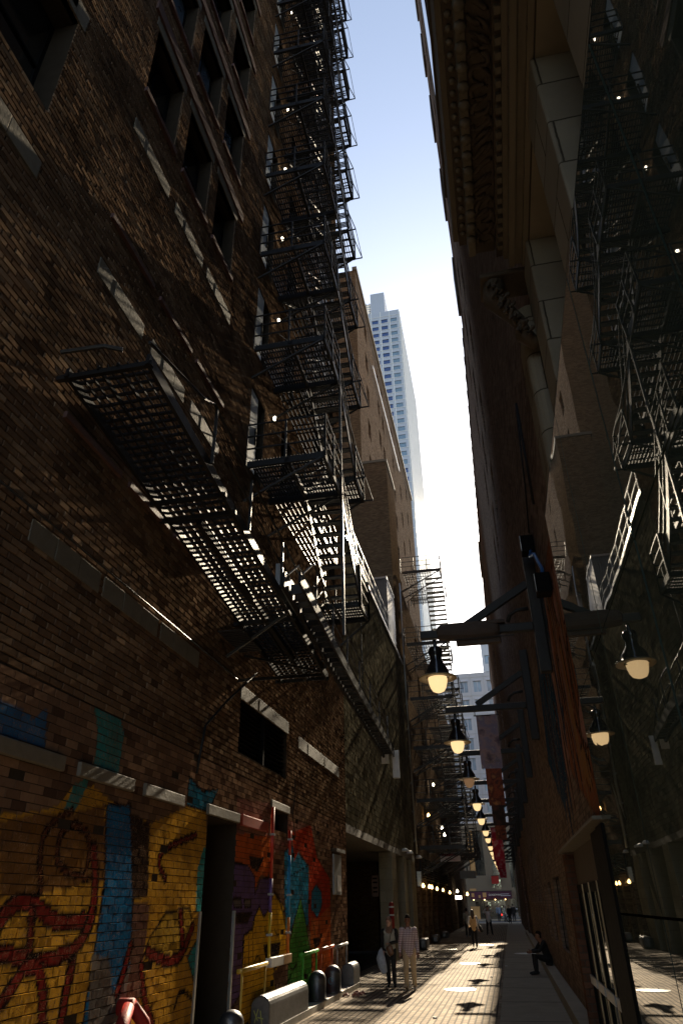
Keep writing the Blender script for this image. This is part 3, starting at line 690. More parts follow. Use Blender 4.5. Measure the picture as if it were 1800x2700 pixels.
# dark building with fire escapes
L4=thing('dark_brick_building','dark brick building with dim shopfronts behind the far fire escapes','building',(LX,60,0))
h4=[]
for y in (50.5,57,63.5,70,77,84): 
    for z in (5,8.2,11.4,14.6,17.6): h4.append((y,y+1.4,z+.5,z+2.4,.3))
shops=[(44.2,46.4,0,2.7,.9),(47.4,49.2,0,2.7,.9),(50.2,53,0,2.7,.9),(54,58,0,2.7,.9),(60,64,0,2.7,.9),(66,72,0,2.7,.9),(75,82,0,2.7,.9)]
wall_x(LX,43,93,0,20.8,h4+shops).build('wall','brickFar',L4)
for h in h4: window(h,L4,1,mull=False)
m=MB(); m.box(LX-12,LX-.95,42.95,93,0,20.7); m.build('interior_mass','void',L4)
m=MB(); m.quad((LX-12,43,20.8),(LX,43,20.8),(LX,93,20.8),(LX-12,93,20.8)); m.quad((LX-12,42.98,0),(LX,42.98,0),(LX,42.98,20.8),(LX-12,42.98,20.8)); m.quad((LX-12,93,0),(LX,93,0),(LX,93,20.8),(LX-12,93,20.8)); m.build('side_wall','brickFar',L4)
t=thing('louvre_screen','dark slatted metal louvre screen over the shopfronts beyond the garage','louvre',(LX,53,3.8))
m=MB()
for z in np.arange(3.25,4.3,.13): m.bar((LX+.18,43.6,z),(LX+.18,63,z),.16,.015)
m.build('slats','iron2',t); m=MB(); 
for y in np.arange(43.6,63.1,3.2): m.box(LX,LX+.12,y,y+.06,3.2,4.35)
m.build('support_frame','blackiron',t)
def text_obj(name,body,size,loc,rot,mat,parent=None,ext=.004):
    c=bpy.data.curves.new(name,'FONT'); c.body=body; c.size=size; c.extrude=ext; c.align_x='CENTER'; c.align_y='CENTER'
    o=bpy.data.objects.new(name+'_tmp',c); COL.objects.link(o); bpy.context.view_layer.update()
    me=bpy.data.meshes.new_from_object(o.evaluated_get(bpy.context.evaluated_depsgraph_get())); bpy.data.objects.remove(o)
    me.materials.clear(); me.materials.append(M[mat] if isinstance(mat,str) else mat)
    o=bpy.data.objects.new(name,me); COL.objects.link(o)
    o.rotation_euler=rot
    if parent: o.parent=parent; o.location=Vector(loc)-parent_world(parent)
    else: o.location=loc
    return o
R90=(math.pi/2,0,0)
t=thing('hanging_sign','small white and red projecting sign under the far fire escape','sign',(-4.0,56,4.9))
m=MB(); m.box(-4.55,-3.1,56,56.1,4.65,5.22); m.build('panel','white',t); text_obj('lettering','PARKING',.27,(-3.83,55.98,5.04),R90,'red',t); text_obj('lettering','PUBLIC',.22,(-3.83,55.98,4.8),R90,'red',t)
t=thing('hanging_sign','grey projecting sign hanging farther down, near the street end','sign',(-4,80,4.9)); m=MB(); m.box(-4.6,-3.0,80,80.1,4.2,4.9); m.build('panel','greymetal',t); m=MB(); m.box(-3.9,-3.8,80.02,80.08,4.9,5.3); m.build('hanger','blackiron',t)
t=thing('exit_sign','small lit white exit sign over a dark doorway on the left','sign',(LX+.2,72,2.8)); m=MB(); m.box(-4.74,-4.2,72,72.08,2.35,2.62); m.build('panel','wbulb',t)
# bulbs on the left shopfronts
def bulb(y,z,x=-4.4,mat='bulb',r=.07,label='small warm bulb',n='wall_bulb'):
    t=thing(n,label,'light bulb',(x,y,z),'warm bulbs strung above the shopfronts')
    m=MB(); m.lathe([(.02,r*1.5),(r*.5,r),(r,0),(r*.8,-r*.7),(r*.2,-r)],(x,y,z),10); m.build('glass',mat,t,smooth=True)
    m=MB(); m.box(x-.03,x+.03,y-.03,y+.03,z+r*1.5,z+r*1.5+.08); m.build('socket','blackiron',t)
for i,(y,z,mt,rr) in enumerate([(41.7,2.85,'bulb',.085),(45.0,2.86,'bulb',.085),(46.5,2.86,'bulb',.085),(49.9,2.83,'bulb',.085),(54.5,2.82,'bulb',.08),(60.8,2.74,'bulb',.09),(70,2.95,'wbulb',.1),(86.8,2.88,'bulb',.14),(53.2,9.5,'wbulb',.09),(47.6,6.9,'bulb',.10),(58.2,7.06,'wbulb',.1),(60.1,6.73,'wbulb',.1)]):
    bulb(y,z,mat=mt,r=rr,label=['warm bulb nearest the garage, first of the shopfront row','second warm bulb from the garage above the shopfronts','third warm bulb of the row, close beside the second','fourth warm bulb of the shopfront row from the garage','fifth smaller bulb of the shopfront row','sixth dim orange bulb of the shopfront row','white bulb above the dark doorway, beyond the row','single orange bulb near the street end on the left','white bulb high on the second level of the far fire escape','yellow bulb hanging under the first far fire escape landing','white bulb beneath the far escape, upper of a close pair','white bulb beneath the far escape, lower of a close pair'][i])
# ================================================================== right side: stone theatre
R1=thing('stone_theatre','sooty limestone theatre front with deep carved cornice and piers, top right','building',(RX,3,0))
FX=1.02
m=MB(); m.box(1.45,9,-6,7.1,0,24); m.build('wall','stone',R1)
m=MB(); m.box(RX,1.449,5.66,7.095,8.3,86); m.build('side_pier','brickR',R1)
# piers rising from above the glass to the entablature
for y0,y1,xa in ((-3.4,-1.6,1.0),(.2,2.55,1.0),(3.38,4.0,1.0),(5.25,5.75,1.0)):
    m=MB(); m.box(xa,1.45,y0,y1,5.72,8.2); m.build('pier','stone',R1,bevel=.02)
    m=MB(); m.box(xa+.12,1.45,y1+.002,y1+.26,5.72,8.15); m.build('pier_return','trimdark',R1)
m=MB(); m.tube([(1.02,6.12,5.7),(1.02,6.12,7.75)],.12,18); m.tube([(1.02,6.12,7.75),(1.02,6.12,7.95)],[.13,.17],18); m.build('half_column','stone',R1,smooth=False)
m=MB(); m.box(.98,1.45,6.42,7.1,5.72,8.2); m.build('pier','stone',R1,bevel=.02)
# window glass in the bays
for y0,y1 in ((-1.4,.2),(2.8,3.38),(4.26,5.25)):
    m=MB(); m.box(1.36,1.38,y0,y1,5.72,8.2); m.build('window','darkglass',R1)
# entablature: stepped soffit with carving
Z=8.2; E0,E1=-6,5.6
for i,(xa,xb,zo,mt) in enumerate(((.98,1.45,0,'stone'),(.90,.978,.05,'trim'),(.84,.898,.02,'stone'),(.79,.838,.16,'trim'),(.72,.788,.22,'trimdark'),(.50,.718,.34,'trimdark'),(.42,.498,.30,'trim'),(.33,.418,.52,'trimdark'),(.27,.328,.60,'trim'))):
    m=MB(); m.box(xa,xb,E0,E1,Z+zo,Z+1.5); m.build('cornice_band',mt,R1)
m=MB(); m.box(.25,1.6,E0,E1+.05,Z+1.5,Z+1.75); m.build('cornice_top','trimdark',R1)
m=MB()
for y in np.arange(.6,5.5,.12): m.box(.735,.785,y,y+.06,Z+.16,Z+.22)
m.build('dentils','trim',R1)
m=MB()
for y in np.arange(.6,5.5,.17):
    n0=len(m.v); m.lathe([(.005,-.05),(.045,-.035),(.06,0)],(.46,y,Z+.30),8)
for y in np.arange(.6,5.5,.115): m.lathe([(.004,-.04),(.028,-.025),(.035,0)],(.375,y,Z+.52),7)
m.build('egg_moulding','trim',R1,smooth=True)
m=MB()  # carved leaf scroll
for i,y in enumerate(np.arange(.6,5.5,.15)):
    pts=[(.61+.085*math.sin(t+i),y+.07*math.cos(t+i*1.3),Z+.33-.02*math.sin(2*t)) for t in np.linspace(0,5,9)]
    m.tube(pts,[.012,.02,.026,.03,.032,.028,.024,.018,.01],6)
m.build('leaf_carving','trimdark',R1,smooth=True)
t=tag(thing('carved_bracket','','bracket',(.8,5.9,7.2)),'carved stone scroll bracket under the end of the cornice','bracket')
m=MB(); m.limb([((.66,5.85,8.22),.13,.16),((.62,5.85,8.02),.11,.15),((.74,5.85,7.82),.08,.12),((.86,5.85,7.62),.07,.11),((.88,5.85,7.42),.09,.11),((.98,5.85,7.28),.06,.09)],16); m.build('scroll','trimdark',t,smooth=True)
m=MB(); m.box(.5,1.1,5.66,6.05,8.2,8.27); m.build('abacus','trimdark',t,bevel=.02)
m=MB()
for i in range(34):
    a=i*.9; z=8.15-i*.026; xx=.62+.011*i*.8+.06*math.cos(a*1.3); m.limb([((xx,5.70+.05*math.sin(a*1.7),z),.024,.03),((xx-.03,5.68+.04*math.cos(a),z-.04),.014,.016)],8)
m.build('carved_leaves','trimdark',t,smooth=True)
# ================================================================== glass shopfront
G=thing('glass_shopfront','dark mirror-like glass wall on the right reflecting lamp, stairs and pavement','shopfront',(.88,4,0))
for (ya,yb) in ((-1.2,.4),(.42,1.98),(2.0,3.49),(3.51,5.0),(5.02,6.86)):
    for (za,zb) in ((0.05,1.9),(1.915,3.675),(3.69,5.68)):
        m=MB(); tl=RNG.uniform(-.0035,.0035,4)
        m.v=[(.88+tl[0],ya,za),(.88+tl[1],yb,za),(.88+tl[2],yb,zb),(.88+tl[3],ya,zb),(.90,ya,za),(.90,yb,za),(.90,yb,zb),(.90,ya,zb)]
        m.f=[(0,3,2,1),(4,5,6,7),(0,1,5,4),(1,2,6,5),(2,3,7,6),(3,0,4,7)]
        m.build('glass_panel','mirror',G)
m=MB(); m.box(.915,1.44,-1.3,6.88,0,5.7); m.build('backing','blackframe',G)
m=MB(); m.box(.883,.92,-1.3,6.87,5.69,5.705); m.build('top_rail','blackframe',G)
# ================================================================== door surround
D=thing('entrance_frame','black framed glass entrance doors with deep black surround beside the glass wall','doors',(.88,9.2,0))
m=MB(); m.box(.862,1.45,6.9,7.35,0,2.6); m.box(.885,1.1,7.351,8.05,0,2.6); m.build('jamb','blackframe',D,bevel=.01)
m=MB(); m.box(.86,1.2,11.6,11.9,0,2.60); m.build('jamb','brickC',D)
m=MB(); m.box(.80,1.45,6.88,11.95,2.625,2.655); m.build('head_trim','trim',D)
m=MB(); m.box(.99,1.2,7.35,11.6,2.2,2.62); m.build('header_panel','trimdark',D)
ys=[8.05,8.95,9.85,10.7,11.6]
for i in range(4):
    a,b=ys[i]+.01,ys[i+1]-.01
    f=MB()
    for q in ((a,a+.07,0.02,2.2),(b-.07,b,0.02,2.2),(a+.07,b-.07,.02,.25),(a+.07,b-.07,2.1,2.2)): f.box(.97,1.02,*q)
    dd=f.build('door','blackframe',D)
    m=MB(); m.box(.99,.998,a+.07,b-.07,.25,2.1); m.build('pane','mirror',dd)
    m=MB(); m.box(.945,.968,a+.07,b-.07,1.05,1.15); m.build('push_rail','greymetal',dd,bevel=.005)
m=MB()
for y in ys[1:-1]: m.box(.955,.969,y-.012,y+.012,.02,2.2)
m.build('brass_edges',plain('dull_brass',(.35,.25,.14),.4,metal=.6),D)
# ================================================================== tall plum brick building
R2=thing('tall_plum_building','very tall dark plum brick wall on the right with painted mural at its foot','building',(RX,17,0))
def mR(u,v): p=at(u,v,x=RX); return (p.y,p.z)
win_r=[(18.4,20.8,1.0,2.55,.12),(22.4,24.0,1.05,2.5,.12),(25.2,26.6,1.05,2.5,.12)]
hi=[(y,y+1.2,z,z+2.0,.3) for z in np.arange(13.6,84,3.5) for y in (20.5,23.4,26.2)]
hi=[tuple(float(a) for a in h) for h in hi]
wall_x(RX,7.1,28,6.9,86,hi,.3,-1).build('wall','brickR',R2)
DO=(.30,.12,.06);DP=(.40,.22,.18);DB=(.03,.08,.14);DY=(.33,.17,.07)
def blob(cy,cz,ry,rz,s=0,n=14):
    return [(cy+ry*math.cos(t)*(1+.25*math.sin(3*t+s)),cz+rz*math.sin(t)*(1+.3*math.sin(2*t+s))) for t in np.linspace(0,2*math.pi,n,endpoint=False)]
pol=[(DB,1,[(11.0,4.2),(11.3,6.6),(14.5,6.7),(16,4.6),(13.8,3.4)],.0),(DO,1,[(7.1,3.2),(7.1,6.5),(10.2,6.6),(11.2,5.0),(11.6,3.7),(9.5,2.85)],0),
 (DP,1,blob(9.0,5.7,.9,.6,1),.03),(DY,1,blob(10.3,4.6,.35,.9,2),.03),(DP,1,blob(8.7,4.1,.8,.45,3),.03),(DO,1,blob(10.9,5.7,.4,.5,.4),.03),(DY,1,blob(9.7,3.5,.4,.3,.4),.02),(DP,1,blob(12.0,4.2,.35,.6,2.4),.03),((.03,.10,.16),1,blob(13.2,5.2,.6,.7,1.4),.02),(DO,1,blob(7.8,4.7,.35,1.0,1.4),.02)]
_rp=np.random.RandomState(11)
for i in range(90):
    cy=_rp.uniform(7.1,12.2); z1=_rp.uniform(4.2,6.7); z0=z1-_rp.uniform(.4,2.2); w_=_rp.uniform(.03,.12); d_=_rp.uniform(-.1,.1)
    pol.append(([DO,DP,DY,(.10,.05,.03),(.30,.16,.12),(.03,.03,.04)][_rp.randint(6)],.85,[(cy-w_,z1),(cy+w_*.3,z1+.15),(cy+w_,z1),(cy+w_*1.2+d_,(z0+z1)/2),(cy+d_,z0),(cy-w_+d_,(z0+z1)/2)],0))
for i in range(30):
    cy=_rp.uniform(11.3,15); z1=_rp.uniform(4.2,6.7); z0=z1-_rp.uniform(.4,2.2); w_=_rp.uniform(.05,.2)
    pol.append(([DB,(.02,.05,.10),(.07,.10,.14),(.05,.03,.04)][_rp.randint(4)],.85,[(cy-w_,z1),(cy+w_*.3,z1+.15),(cy+w_,z1),(cy+w_*1.2,(z0+z1)/2),(cy,z0),(cy-w_,(z0+z1)/2)],0))
stk=[(BLK,.03,0,[(8.2,6.2),(8.6,5.4),(9.4,5.0),(9.9,4.1),(9.2,3.3)]),(BLK,.03,0,[(10.6,6.4),(10.5,5.6),(11.0,4.9),(10.8,3.9)]),(BLK,.025,0,[(7.5,5.5),(7.9,4.6),(7.6,3.5)]),(BLK,.03,0,[(12,6.4),(12.4,5.4),(12.0,4.6)])]
pm=paint_grid(RX,7.1,28,0,6.9,.06,win_r,-1,pol,stk)
o=pm.build('mural_wall','paintR',R2); set_paint(o,pm)
m=MB(); m.quad((RX,7.1,0),(RX+14,7.1,0),(RX+14,7.1,86),(RX,7.1,86)); m.quad((RX+14,28,0),(RX,28,0),(RX,28,86),(RX+14,28,86)); m.quad((RX,7.1,86),(RX+14,7.1,86),(RX+14,28,86),(RX,28,86)); m.build('side_wall','brickR',R2)
for i,h in enumerate(hi):
    if h[2]<62: window(h,R2,-1,RX,mull=False)
for h in win_r: window(h,R2,-1,RX,frame='blackframe',back=.03,gl='mirror')
m=MB()
for z in np.arange(30,80,8): m.box(RX-.12,RX,26.5,28.02,z,z+3)
m.build('corner_ledge','trimdark',R2)
m=MB(); m.box(RX-.05,RX-.03,17.5,20.2,30,80); m.build('sky_lit_glazing','mirror',R2)
# next building, lower, with corbelled eaves
R3=thing('corbelled_brick_building','plum brick building with a row of small corbels along its roof edge, right','building',(RX,41,0))
wall_x(RX,28,54,0,29,[(y,y+1.3,z,z+2.1,.25) for z in (2.0,) for y in (30,33,36,40,44,48)],.25,-1).build('wall','brickR',R3)
m=MB(); m.quad((RX+14,54,0),(RX,54,0),(RX,54,29),(RX+14,54,29)); m.quad((RX,28,29),(RX+14,28,29),(RX+14,54,29),(RX,54,29)); m.build('side_wall','brickR',R3)
m=MB()
for y in np.arange(28.4,54,1.5): m.box(RX-.09,RX,y,y+.35,28.4,28.75)
m.box(RX-.05,RX+.2,28,54.05,28.75,29.1); m.build('corbels','trimdark',R3)
m=MB(); m.box(RX+.25,RX+.27,28.2,53.8,1.5,4.5); m.build('window','darkglass',R3)
R4=thing('far_right_building','dark building beyond the corbelled one, running to the street','building',(RX,78,0))
m=MB(); m.box(RX-.12,RX+14,54.01,93,0,27.5); m.build('wall','brickR',R4); m=MB(); m.box(RX-.2,RX+14,54.01,58,27.5,29.2); m.box(RX-.2,RX+14,84,93,27.5,28.3); m.build('parapet','trim',R4)
m=MB(); m.box(.86,1.3,93.01,93.9,.6,9.5); m.build('corner_pilaster','pierstone',R4)
# ================================================================== far side of the street
T=thing('street_end_theatre','grey and beige office block with theatre entrance closing the end of the alley','building',(-3,115,0))
def wall_y(y,x0,x1,z0,z1,holes,depth=.3):
    m=MB(); xs=sorted({x0,x1,*[a for h in holes for a in h[:2]]}); zs=sorted({z0,z1,*[a for h in holes for a in h[2:4]]})
    for i in range(len(xs)-1):
        for j in range(len(zs)-1):
            xc=(xs[i]+xs[i+1])/2; zc=(zs[j]+zs[j+1])/2
            if any(h[0]<xc<h[1] and h[2]<zc<h[3] for h in holes): continue
            m.quad((xs[i],y,zs[j]),(xs[i+1],y,zs[j]),(xs[i+1],y,zs[j+1]),(xs[i],y,zs[j+1]))
    for a,b,c,d in [h[:4] for h in holes]:
        Y=y+depth; m.quad((a,y,c),(a,Y,c),(a,Y,d),(a,y,d)); m.quad((b,Y,c),(b,y,c),(b,y,d),(b,Y,d)); m.quad((a,y,c),(b,y,c),(b,Y,c),(a,Y,c)); m.quad((a,Y,d),(b,Y,d),(b,y,d),(a,y,d))
    return m
hz=[(x0+.45,x0+1.75,z0+.5,z0+2.3) for x0 in np.arange(-13.1,3,2.2) for z0 in np.arange(13.5,34,3.05)]
hz=[tuple(float(a) for a in h) for h in hz]
wall_y(115,-14,1.35,12.5,35.2,hz,.25).build('upper_wall','b2wall',T)
for h in hz:
    f=MB(); a,b,c,d=h
    f.box(a,a+.06,115.15,115.2,c,d); f.box(b-.06,b,115.15,115.2,c,d); f.box((a+b)/2-.04,(a+b)/2+.04,115.15,115.2,c,d); f.box(a-.05,b+.05,114.93,115,d+.05,d+.3)
    fo=f.build('window','tower',T); m=MB(); m.box(a,b,115.21,115.22,c,d); m.build('pane','b2glass',fo)
m=MB()
for z0 in np.arange(13.5,36,3.05): m.box(-14,1.35,114.96,115,z0-.1,z0-.04)
for x0 in np.arange(-13.1,2,2.2): m.box(x0-.03,x0+.03,114.97,115,12.5,35.2)
m.build('panel_joints','greymetal',T)
m=MB(); m.box(-14,1.35,115.0,135,35.2,35.5); m.quad((1.35,115,0),(1.35,135,0),(1.35,135,35.2),(1.35,115,35.2)); m.build('roof','b2wall',T)
wall_y(114.9,-30,14,0,12.5,[(-5.1,-2.9,5.5,11.5),(-2.2,-.9,3.7,5.0),(-4.8,-3.4,0.1,2.2),(-3.7,-.6,0.05,2.35),(0.2,3.5,.2,2.5),(-1.9,-.2,5.6,11.3),(0.6,2.4,3.9,11.3)],.4).build('lower_wall','beige',T)
m=MB(); m.box(-30,14,115.35,115.4,0,12.5); m.build('window','darkglass',T)
m=MB(); m.box(-5.05,-4.3,115.1,115.2,5.5,11.5); m.build('curtain','ochre',T)
m=MB(); m.box(-5.5,-4.25,114.8,114.9,0,1.6); m.build('plywood_panel','ochre',T)
m=MB(); m.box(-5.4,-4.5,114.82,114.9,3.55,3.85); m.build('sign_strip','ochre',T)
# theatre interior lights seen through glass
m=MB()
for i in range(30):
    a=RNG.uniform(-2.2,-.9) if i<14 else RNG.uniform(-3.6,-.7); c=RNG.uniform(3.7,5) if i<14 else RNG.uniform(.5,2.3)
    m.box(a,a+RNG.uniform(.03,.14),115.3,115.32,c,c+RNG.uniform(.04,.3))
m.build('lobby_lights',plain('lobby_glow',(.4,.4,.3),.5,emit=(.6,.7,.5),es=.25),T)
MQ=thing('theatre_sign','long purple theatre banner reading GOODMAN over the doors at the street end','sign',(-2.5,113.5,2.9))
m=MB(); m.box(-5.4,-2.6,113.5,113.62,2.5,3.42); m.build('panel',plain('violet_orange_poster',(.08,.02,.05),.6,scale=1.4,var=.9),MQ)
m=MB(); m.box(-2.58,.45,113.5,113.62,2.5,3.42); m.build('panel',plain('plum_sign',(.05,.008,.028),.6),MQ)
text_obj('lettering','GOODMAN',.33,(-1.95+.05,113.48,3.0),R90,'white',MQ,.01); m=MB(); m.box(-1.1,.1,113.48,113.49,3.05,3.12); m.box(-1.1,.25,113.48,113.49,2.85,2.92); m.build('small_print','tower',MQ)
m=MB(); m.box(-5.2,-4.8,113.47,113.49,2.8,3.25);m.box(-4.2,-3.9,113.47,113.49,2.65,3.0);m.box(-3.6,-3.1,113.47,113.49,2.75,3.3); m.build('poster_art','ochre',MQ)
m=MB(); m.box(-5.45,.5,113.5,115,3.42,3.5); m.build('canopy','blackiron',MQ)
for k,xx in enumerate((-4.9,-3.4,-1.9,-.5)):
    t=thing('canopy_bulb',['leftmost bulb under the purple theatre sign','second bulb from left under the purple theatre sign','third bulb from left under the purple theatre sign','rightmost bulb under the purple theatre sign'][k],'light bulb',(xx,113.4,2.4),'bulbs under the theatre sign')
    m=MB(); m.lathe([(.02,.06),(.08,0),(.02,-.07)],(xx,113.4,2.42),8); m.build('glass','bulb',t)
t=thing('red_banner','square red banner over the theatre doors at the street end','banner',(-1.6,114,4.8)); m=MB(); m.box(-2.15,-1.1,114.3,114.34,4.4,5.4); m.build('cloth','red',t); m=MB(); m.box(-2.2,-1.05,114.28,114.36,5.4,5.46); m.build('rod','blackiron',t)
# taller slab peeping behind the plum wall
t=thing('slim_grey_tower','slim grey office tower peeping out above the street end block','building',(4,150,0))
hs=[(float(x0),float(x0)+1.6,float(z0),float(z0)+1.9) for x0 in (.9,3.6,6.3) for z0 in np.arange(29.5,50,3.6)]
wall_y(150,0.35,12,0,52.6,hs,.3).build('wall','b2wall',t); m=MB(); m.box(.36,12,150.35,160,0,52.5); m.build('window','b2glass',t)
# ================================================================== blue and white tower
TW=thing('skyscraper','tall pale skyscraper with rows of blue windows against the sky','skyscraper',(-35,300,0))
FH=5.45; BW=5.6; X1=-23.7; top=316
htw=[]
for i in range(5):
    for j in range(46):
        xb=X1-1.6-i*BW; zb=top-6.5-j*FH
        htw.append((xb-3.9,xb,zb-3.4,zb))
wall_y(300,X1-5*BW-1.2,X1,40,top,htw,.5).build('wall','tower',TW)
for k,h in enumerate(sorted(htw,key=lambda h:(-h[2],))[:100]):
    a,b,c,d=h; m=MB(); m.box(a,b,300.4,300.5,c,d); m.box((a+b)/2-.12,(a+b)/2+.12,300.3,300.4,c,d); m.build('window','towerglass' if (k*7)%5 else 'b2glass',TW)
m=MB()
for h in sorted(htw,key=lambda h:(-h[2],))[100:]:
    a,b,c,d=h; m.box(a,b,300.4,300.5,c,d)
tag(m.build('windows','towerglass',TW),kind='stuff')
m=MB()
for j in range(42):
    zb=top-4.4-j*FH; m.box(X1-5*BW-1.2,X1+.15,299.8,300,zb,zb+.25)
for i in range(6): m.box(X1-i*BW-.35,X1-i*BW,299.85,300,40,top)
m.build('mullions','white',TW)
m=MB(); m.box(X1-5*BW-1.2,X1,300.55,392,40,top-.01)
m.build('core','tower',TW)
m=MB()
for y in np.arange(301.5,392,2.6): m.box(X1,X1+.25,y,y+.9,40,top)
m.build('side_ribs','white',TW)
m=MB()
for j in range(42): m.box(X1,X1+.12,300.6,392,top-7.2-j*FH,top-5.6-j*FH)
m.build('side_bands','b2wall',TW)
m=MB(); m.box(X1-17.5,X1-8.8,304,330,top,top+21); m.build('penthouse','tower',TW)
m=MB()
for i in range(9): m.box(X1-27,X1-18,308,309,top+i*2,top+i*2+.9)
for i in range(5): m.box(X1-27+i*2,X1-26.5+i*2,308,309,top,top+18)
m.build('roof_screen','white',TW)
# ================================================================== iron stairs
def grating(m,x0,x1,y0,y1,z,dx=.07,cross=.2,w=.026,h=.03,along='y'):
    if along=='y':
        for x_ in np.arange(x0,x1,dx): m.box(x_,x_+w,y0,y1,z,z+h)
        for y in np.arange(y0+.1,y1,cross): m.box(x0,x1,y,y+.03,z-.035,z)
    else:
        for y in np.arange(y0,y1,dx): m.box(x0,x1,y,y+w,z,z+h)
        for x_ in np.arange(x0+.1,x1,cross): m.box(x_,x_+.03,y0,y1,z-.035,z)
def rail(m,pts,h=1.05,n=3,posts=True,r=.022,every=1.0):
    for k in range(n):
        hh=h*(k+1)/n
        for a,b in zip(pts[:-1],pts[1:]): m.bar(Vector(a)+Vector((0,0,hh)),Vector(b)+Vector((0,0,hh)),r*1.5,r*1.5)
    if posts:
        for a,b in zip(pts[:-1],pts[1:]):
            a=Vector(a);b=Vector(b);L=(b-a).length; c=max(1,round(L/every))
            for i in range(c+1):
                p=a+(b-a)*(i/c); m.bar(p+Vector((0,0,-.1)),p+Vector((0,0,h)),r*2,r*2)
def flight(m,x0,x1,a,b,n,dep=.24,mat=None):
    """treads and stringers from a=(y,z) to b=(y,z)"""
    ya,za=a; yb,zb=b
    for x_ in (x0,x1): m.bar((x_,ya,za),(x_,yb,zb),.035,.22)
    for i in range(n):
        t=(i+.5)/n; y=ya+(yb-ya)*t; z=za+(zb-za)*t
        for k in range(4): m.box(x0+.02,x1-.02,y-dep/2+k*dep/4,y-dep/2+k*dep/4+.035,z-.012,z+.012)
        m.box(x0+.02,x1-.02,y-dep/2,y-dep/2+.01,z-.04,z)
XO=-2.87
def escape_level(root,z,y0,ym,y1,y2,rise,xo=XO,xi=LX+.08,upto=True,first=False):
    """one storey: landing y0..ym at z, flight up to the half landing y1..y2, flight back up"""
    xm=(xi+xo)/2; mid=z+rise/2
    m=MB(); grating(m,xi,xo,y0,ym,z); 
    for y in (y0,ym-.06): m.box(xi-.05,xo,y,y+.06,z-.16,z)
    m.box(xo-.06,xo,y0,ym,z-.16,z+.02); m.box(xm-.03,xm+.05,y0,ym,z-.14,z-.03); m.build('landing','blackiron',root)
    m=MB(); m.bar((xo-.1,y0+.02,z-.14),(LX,y0+.02,z-1.05),.05,.05); m.bar((xo-.1,ym,z-.14),(LX,ym,z-1.05),.05,.05); m.build('brace','iron2',root)
    m=MB(); rail(m,[(LX,y0,z),(xo,y0,z),(xo,ym,z)]); m.build('railing','blackiron',root)
    m=MB(); m.bar((xo,ym,z),(LX,ym,z+2.2),.022,.022); m.bar((xo,y0+.1,z+rise),(xo,y2-.1,z+rise/2+1.0),.02,.02); m.bar((xi+.9,ym,z-.02),(LX,y2,z+1.4),.02,.02); m.build('stay_rod','iron2',root)
    if not upto: return
    m=MB(); grating(m,xi,xi+.78,ym,y2+.6,z,dx=.12,cross=.4); m.bar((xi+.8,ym,z),(xi+.8,y2+.6,z),.04,.12); m.build('walkway','blackiron',root)
    m=MB(); rail(m,[(xi+.8,y1-.8,z),(xi+.8,y2+.6,z)],n=3,r=.015); m.build('railing','iron2',root)
    m=MB(); grating(m,xi,xo,y1,y2,mid,dx=.085,cross=.3)
    for y in (y1,y2-.06): m.box(xi-.05,xo,y,y+.06,mid-.16,mid)
    m.box(xo-.06,xo,y1,y2,mid-.16,mid+.02); m.build('half_landing','blackiron',root)
    m=MB(); rail(m,[(xo,y1,mid),(xo,y2,mid),(LX,y2,mid)]); m.bar((xo,y2,mid-.1),(xo+.27,y2,mid-.1),.035,.035); m.bar((xo+.27,y2,mid-.1),(xo,y2,mid+1.0),.03,.03); m.bar((xo,y1,mid-.1),(xo+.27,y1,mid-.1),.035,.035); m.bar((xo+.27,y1,mid-.1),(xo,y1,mid+1.0),.03,.03); m.bar((xo+.27,y1,mid-.1),(xo+.27,y2,mid-.1),.02,.02); m.build('railing','blackiron',root)
    m=MB(); m.bar((xo-.1,y2-.03,mid-.14),(LX,y2-.03,mid-1.2),.05,.05); m.bar((xo-.1,y1,mid-.14),(LX,y1,mid-1.2),.05,.05); m.build('brace','iron2',root)
    for (xa,xb,A,B) in ((xi,xm-.04,(ym,z),(y1,mid)),(xm+.04,xo-.02,(ym,z+rise),(y1,mid))):
        m=MB(); flight(m,xa,xb,A,B,9); m.build('stair_flight','blackiron',root)
        m=MB(); p,q=(xb,A[0],A[1]),(xb,B[0],B[1]); 
        for hh in (.5,.95): m.bar(Vector(p)+Vector((0,0,hh)),Vector(q)+Vector((0,0,hh)),.03,.03)
        m.bar(Vector(p),Vector(p)+Vector((0,0,.95)),.035,.035); m.build('handrail','iron2',root)
F1=thing('fire_escape','tall zigzag black iron fire escape climbing the brick building out of frame','fire escape',(LX,14,10.8))
nb=len(bpy.data.objects)
escape_level(F1,F1L[0],12.35,14.1,16.2,17.5,3.57)
proto=[o for o in kids(F1)]
for k in range(1,10):
    for o in proto:
        c=o.copy(); COL.objects.link(c); c.parent=F1; c.location=(0,0,F1L[k]-F1L[0])
for k,z in enumerate(F1L):
    t=thing('wall_lamp',['lowest','second lowest','third lowest','fourth lowest','fifth lowest','sixth','seventh','eighth','ninth','topmost'][k]+' small lit lamp beside the fire escape exits','wall lamp',(LX+.15,13.8,z+2.4),'small lamps beside the exit doors')
    m=MB(); m.lathe([(.01,.04),(.038,0),(.03,-.07),(.008,-.12)],(LX+.17,13.8,z+2.35),8); m.build('globe','wbulb',t); m=MB(); m.bar((LX,13.8,z+2.45),(LX+.2,13.8,z+2.43),.03,.03); m.build('arm','iron2',t)
